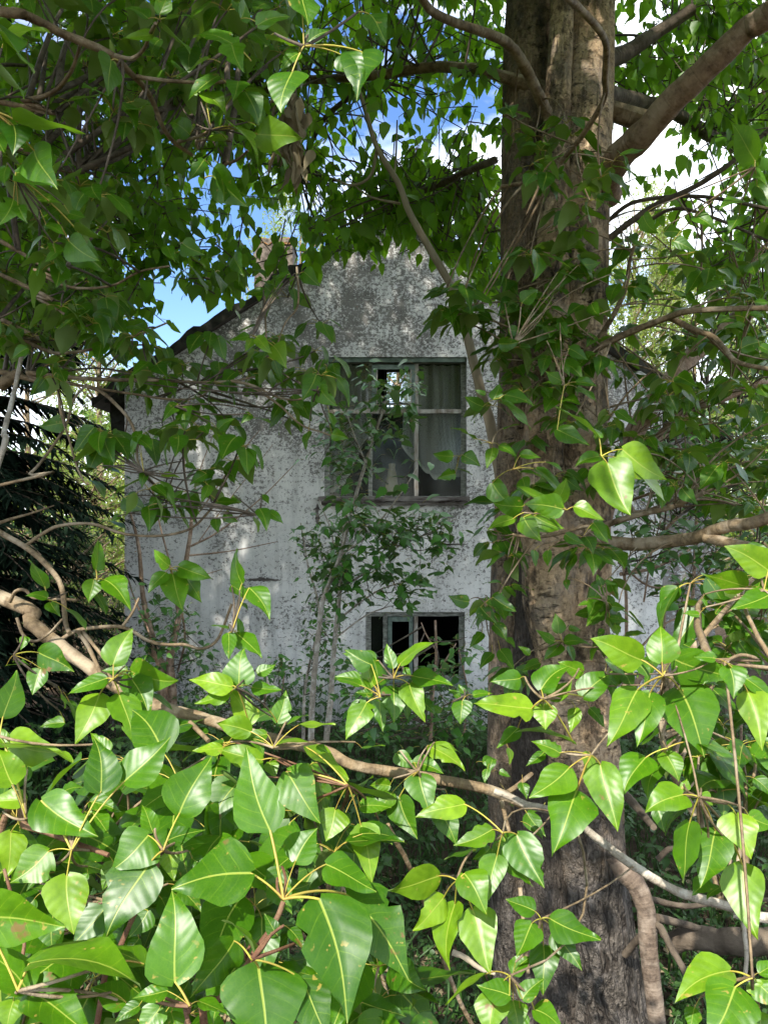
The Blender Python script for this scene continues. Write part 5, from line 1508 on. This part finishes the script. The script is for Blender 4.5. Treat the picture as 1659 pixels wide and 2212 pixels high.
# fallen log and sticks at the lower right
a = Acc()
branch(a, '8', '1240,885 1290,862 1360,858 1440,872 1500,868 1580,874 1720,868', (3.35, 3.2), 42, 58, 0, 22, 6, .16)
tag(a.build('fallen_log', M['log']), 'mossy fallen log lying on the ground right of the trunk', 'log')
for txt, dd, lab in (('1180,805 1230,880 1290,990 1330,1060', (3.1, 2.9), 'thin dead stick leaning down beside the sucker stem'),
                     ('1150,690 1300,720 1480,700 1680,690', (3.4, 3.5), 'long dead stick lying behind the fallen log'),
                     ('1180,520 1250,470 1400,520 1600,480', (3.6, 3.6), 'crooked dead stick propped above the fallen log'),
                     ('300,920 350,940 420,990 480,1010', (2.9, 2.9), 'short grey stick lying on the dark herbs left of the trunk')):
    a = Acc()
    branch(a, '8', txt, dd, 14, 8, 0, 8, 5, .2)
    tag(a.build('fallen_stick', M['deadwood'] if 'grey' in lab else M['log']), lab, 'stick', 'dead sticks on the ground')

# ------------------------------------------------------------------ spruce at the left edge
spruce = thing('spruce_tree', 'very dark spruce with drooping boughs left of the house', 'tree', (-3.75, 7.0, -0.3))
a = Acc()
tube(a, [(-3.75, 7, -.3), (-3.75, 7, 3), (-3.72, 7, 7.5)], [.17, .12, .02], 14, 8, 0, .3, .1)
bw = []
z = .15
while z < 7.2:
    R = 1.55 * (1 - z / 7.6) ** .8 + .1
    for k in range(9):
        az = rng.uniform(0, 6.28)
        L_ = R * rng.uniform(.75, 1.15)
        o = np.array([-3.75, 7, z])
        dr = np.array([math.cos(az), math.sin(az), 0])
        bw.append((o, o + dr * L_ * .55 + UP * .04 * L_, o + dr * L_ - UP * (.22 + .10 * rng.random()) * L_))
    z += .16
B0, B1, B2 = (np.array(q) for q in zip(*bw))
thin_tubes(a, B0, B1, B2, .014, .004, 0, 5, 4)
a.build('trunk', M['bark_dark'], spruce)
a = Acc()
for t in np.linspace(.12, 1, 16):
    c = (1 - t) ** 2 * B0 + 2 * t * (1 - t) * B1 + t * t * B2
    dr = unit(B2 - B0)
    sd = np.cross(dr, UP)
    for s_ in (-1, 1, -.3, .4):
        n = len(c)
        d = unit(dr * .75 + sd * s_ + randdir(n) * .25 - UP * .22)
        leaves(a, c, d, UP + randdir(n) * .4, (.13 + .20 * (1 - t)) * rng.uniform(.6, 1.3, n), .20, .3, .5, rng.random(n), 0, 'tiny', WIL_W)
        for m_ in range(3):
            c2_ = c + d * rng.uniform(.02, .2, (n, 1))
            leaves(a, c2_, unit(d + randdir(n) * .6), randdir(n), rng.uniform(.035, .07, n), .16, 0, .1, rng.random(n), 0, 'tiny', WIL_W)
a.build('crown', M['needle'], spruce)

# ------------------------------------------------------------------ sunlit trees behind and beside the house
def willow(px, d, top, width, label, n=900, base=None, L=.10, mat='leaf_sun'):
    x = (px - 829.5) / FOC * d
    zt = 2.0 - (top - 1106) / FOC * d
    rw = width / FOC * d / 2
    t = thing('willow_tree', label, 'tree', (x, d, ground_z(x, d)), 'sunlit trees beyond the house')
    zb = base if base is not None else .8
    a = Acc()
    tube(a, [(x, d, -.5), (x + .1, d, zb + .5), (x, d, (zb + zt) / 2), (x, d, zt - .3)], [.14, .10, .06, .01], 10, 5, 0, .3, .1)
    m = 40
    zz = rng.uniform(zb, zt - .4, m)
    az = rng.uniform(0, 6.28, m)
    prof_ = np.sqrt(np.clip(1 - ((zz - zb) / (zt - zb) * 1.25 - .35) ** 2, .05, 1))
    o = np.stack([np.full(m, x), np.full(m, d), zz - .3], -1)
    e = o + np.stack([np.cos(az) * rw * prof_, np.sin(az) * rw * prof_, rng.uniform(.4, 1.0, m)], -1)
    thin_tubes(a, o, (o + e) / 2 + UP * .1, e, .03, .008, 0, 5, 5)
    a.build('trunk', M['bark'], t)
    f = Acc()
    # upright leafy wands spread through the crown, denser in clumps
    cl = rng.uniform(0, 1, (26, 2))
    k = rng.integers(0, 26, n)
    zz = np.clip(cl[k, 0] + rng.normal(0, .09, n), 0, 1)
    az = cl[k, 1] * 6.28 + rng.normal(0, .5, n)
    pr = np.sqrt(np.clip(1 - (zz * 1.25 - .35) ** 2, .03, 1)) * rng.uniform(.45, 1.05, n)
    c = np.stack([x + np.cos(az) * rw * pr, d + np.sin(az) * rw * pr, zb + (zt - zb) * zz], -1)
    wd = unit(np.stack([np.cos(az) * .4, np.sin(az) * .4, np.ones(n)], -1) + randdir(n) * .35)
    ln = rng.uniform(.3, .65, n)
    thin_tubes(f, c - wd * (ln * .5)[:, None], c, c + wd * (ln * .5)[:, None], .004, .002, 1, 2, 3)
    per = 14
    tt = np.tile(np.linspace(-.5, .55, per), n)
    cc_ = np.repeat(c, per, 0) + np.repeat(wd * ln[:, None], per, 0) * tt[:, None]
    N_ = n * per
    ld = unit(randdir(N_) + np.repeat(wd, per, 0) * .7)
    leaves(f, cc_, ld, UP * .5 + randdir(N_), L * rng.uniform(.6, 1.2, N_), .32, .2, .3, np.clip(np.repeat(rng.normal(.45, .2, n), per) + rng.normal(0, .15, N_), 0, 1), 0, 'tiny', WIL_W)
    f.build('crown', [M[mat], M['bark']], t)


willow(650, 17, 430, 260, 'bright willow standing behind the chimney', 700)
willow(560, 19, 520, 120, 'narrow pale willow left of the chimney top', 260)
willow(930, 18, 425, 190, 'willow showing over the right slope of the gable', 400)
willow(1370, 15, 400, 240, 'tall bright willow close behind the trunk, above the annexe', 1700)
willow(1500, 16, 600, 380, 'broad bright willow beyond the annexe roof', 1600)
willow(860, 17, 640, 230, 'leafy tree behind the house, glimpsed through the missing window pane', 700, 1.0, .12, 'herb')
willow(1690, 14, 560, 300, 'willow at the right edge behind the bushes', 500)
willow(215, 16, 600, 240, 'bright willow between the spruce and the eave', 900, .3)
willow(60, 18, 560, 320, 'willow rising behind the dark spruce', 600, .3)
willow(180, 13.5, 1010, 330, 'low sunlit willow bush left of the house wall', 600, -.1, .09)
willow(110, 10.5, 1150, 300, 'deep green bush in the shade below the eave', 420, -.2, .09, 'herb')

# ------------------------------------------------------------------ ground cover
def cover(name, kind_label, n, region, L, mat, res='low', hz_=(.03, .25), wr_=.6, up=1.0):
    a = Acc()
    x = rng.uniform(region[0], region[1], n); y = rng.uniform(region[2], region[3], n)
    z = np.array([ground_z(p, q) for p, q in zip(x, y)])
    h = rng.uniform(*hz_, n) * (0.6 + .8 * np.array([mnoise.noise(Vector((p * 1.1, q * 1.1, 3))) for p, q in zip(x, y)]))
    c = np.stack([x, y, z + np.maximum(h, .02)], -1)
    g0 = np.stack([x, y, z], -1)
    thin_tubes(a, g0, (g0 + c) / 2 + rng.normal(0, .01, (n, 3)), c, .0018, .0012, 0, 3, 3, .3)
    rosettes(a, c, 5, L, (.05, .6), res, .25, .35, wr_, up=up, petr=0)
    o = a.build(name, M[mat])
    o['kind'] = 'stuff'
    return o


cover('undergrowth', '', 2600, (-1.6, 2.4, 2.2, 4.4), .036, 'herb')
cover('undergrowth', '', 3600, (-4.5, 4.5, 4.2, 8.3), .06, 'herb', 'low', (.1, .95))
a = Acc()
n = 5200
x = rng.uniform(-3, 3.2, n); y = rng.uniform(2.3, 7.5, n)
z = np.array([ground_z(p, q) for p, q in zip(x, y)])
leaves(a, np.stack([x, y, z], -1), unit(UP + randdir(n) * .55), randdir(n), rng.uniform(.12, .34, n), .035, .3, rng.uniform(.3, 1.4, n), rng.uniform(0, .6, n), 0, 'low', WIL_W)
g = a.build('grass', M['herb'])
g['kind'] = 'stuff'
a = Acc()
n = 2600
x = rng.uniform(-2, 3, n); y = rng.uniform(2.0, 5, n)
z = np.array([ground_z(p, q) for p, q in zip(x, y)]) + .006
leaves(a, np.stack([x, y, z], -1), unit(randdir(n) * np.array([1, 1, .15])), UP + randdir(n) * .35, rng.uniform(.04, .09, n), .62, .3, rng.uniform(-.8, .8, n), rng.uniform(0, 1, n), 0, 'low')
g = a.build('leaf_litter', M['leaf_dead'])
g['kind'] = 'stuff'
# far-off wood that closes the view at eye level
a = Acc()
n = 16000
th = rng.uniform(-1.0, 1.0, n)
dd = rng.uniform(26, 34, n)
c = np.stack([np.sin(th) * dd, np.cos(th) * dd, rng.uniform(-.5, 5.2, n) + 1.2 * np.sin(th * 17)], -1)
leaves(a, c, randdir(n), randdir(n), rng.uniform(.35, .7, n), .5, .2, .3, rng.random(n), 0, 'tiny')
g = a.build('woods', M['herb'])
g['kind'] = 'stuff'
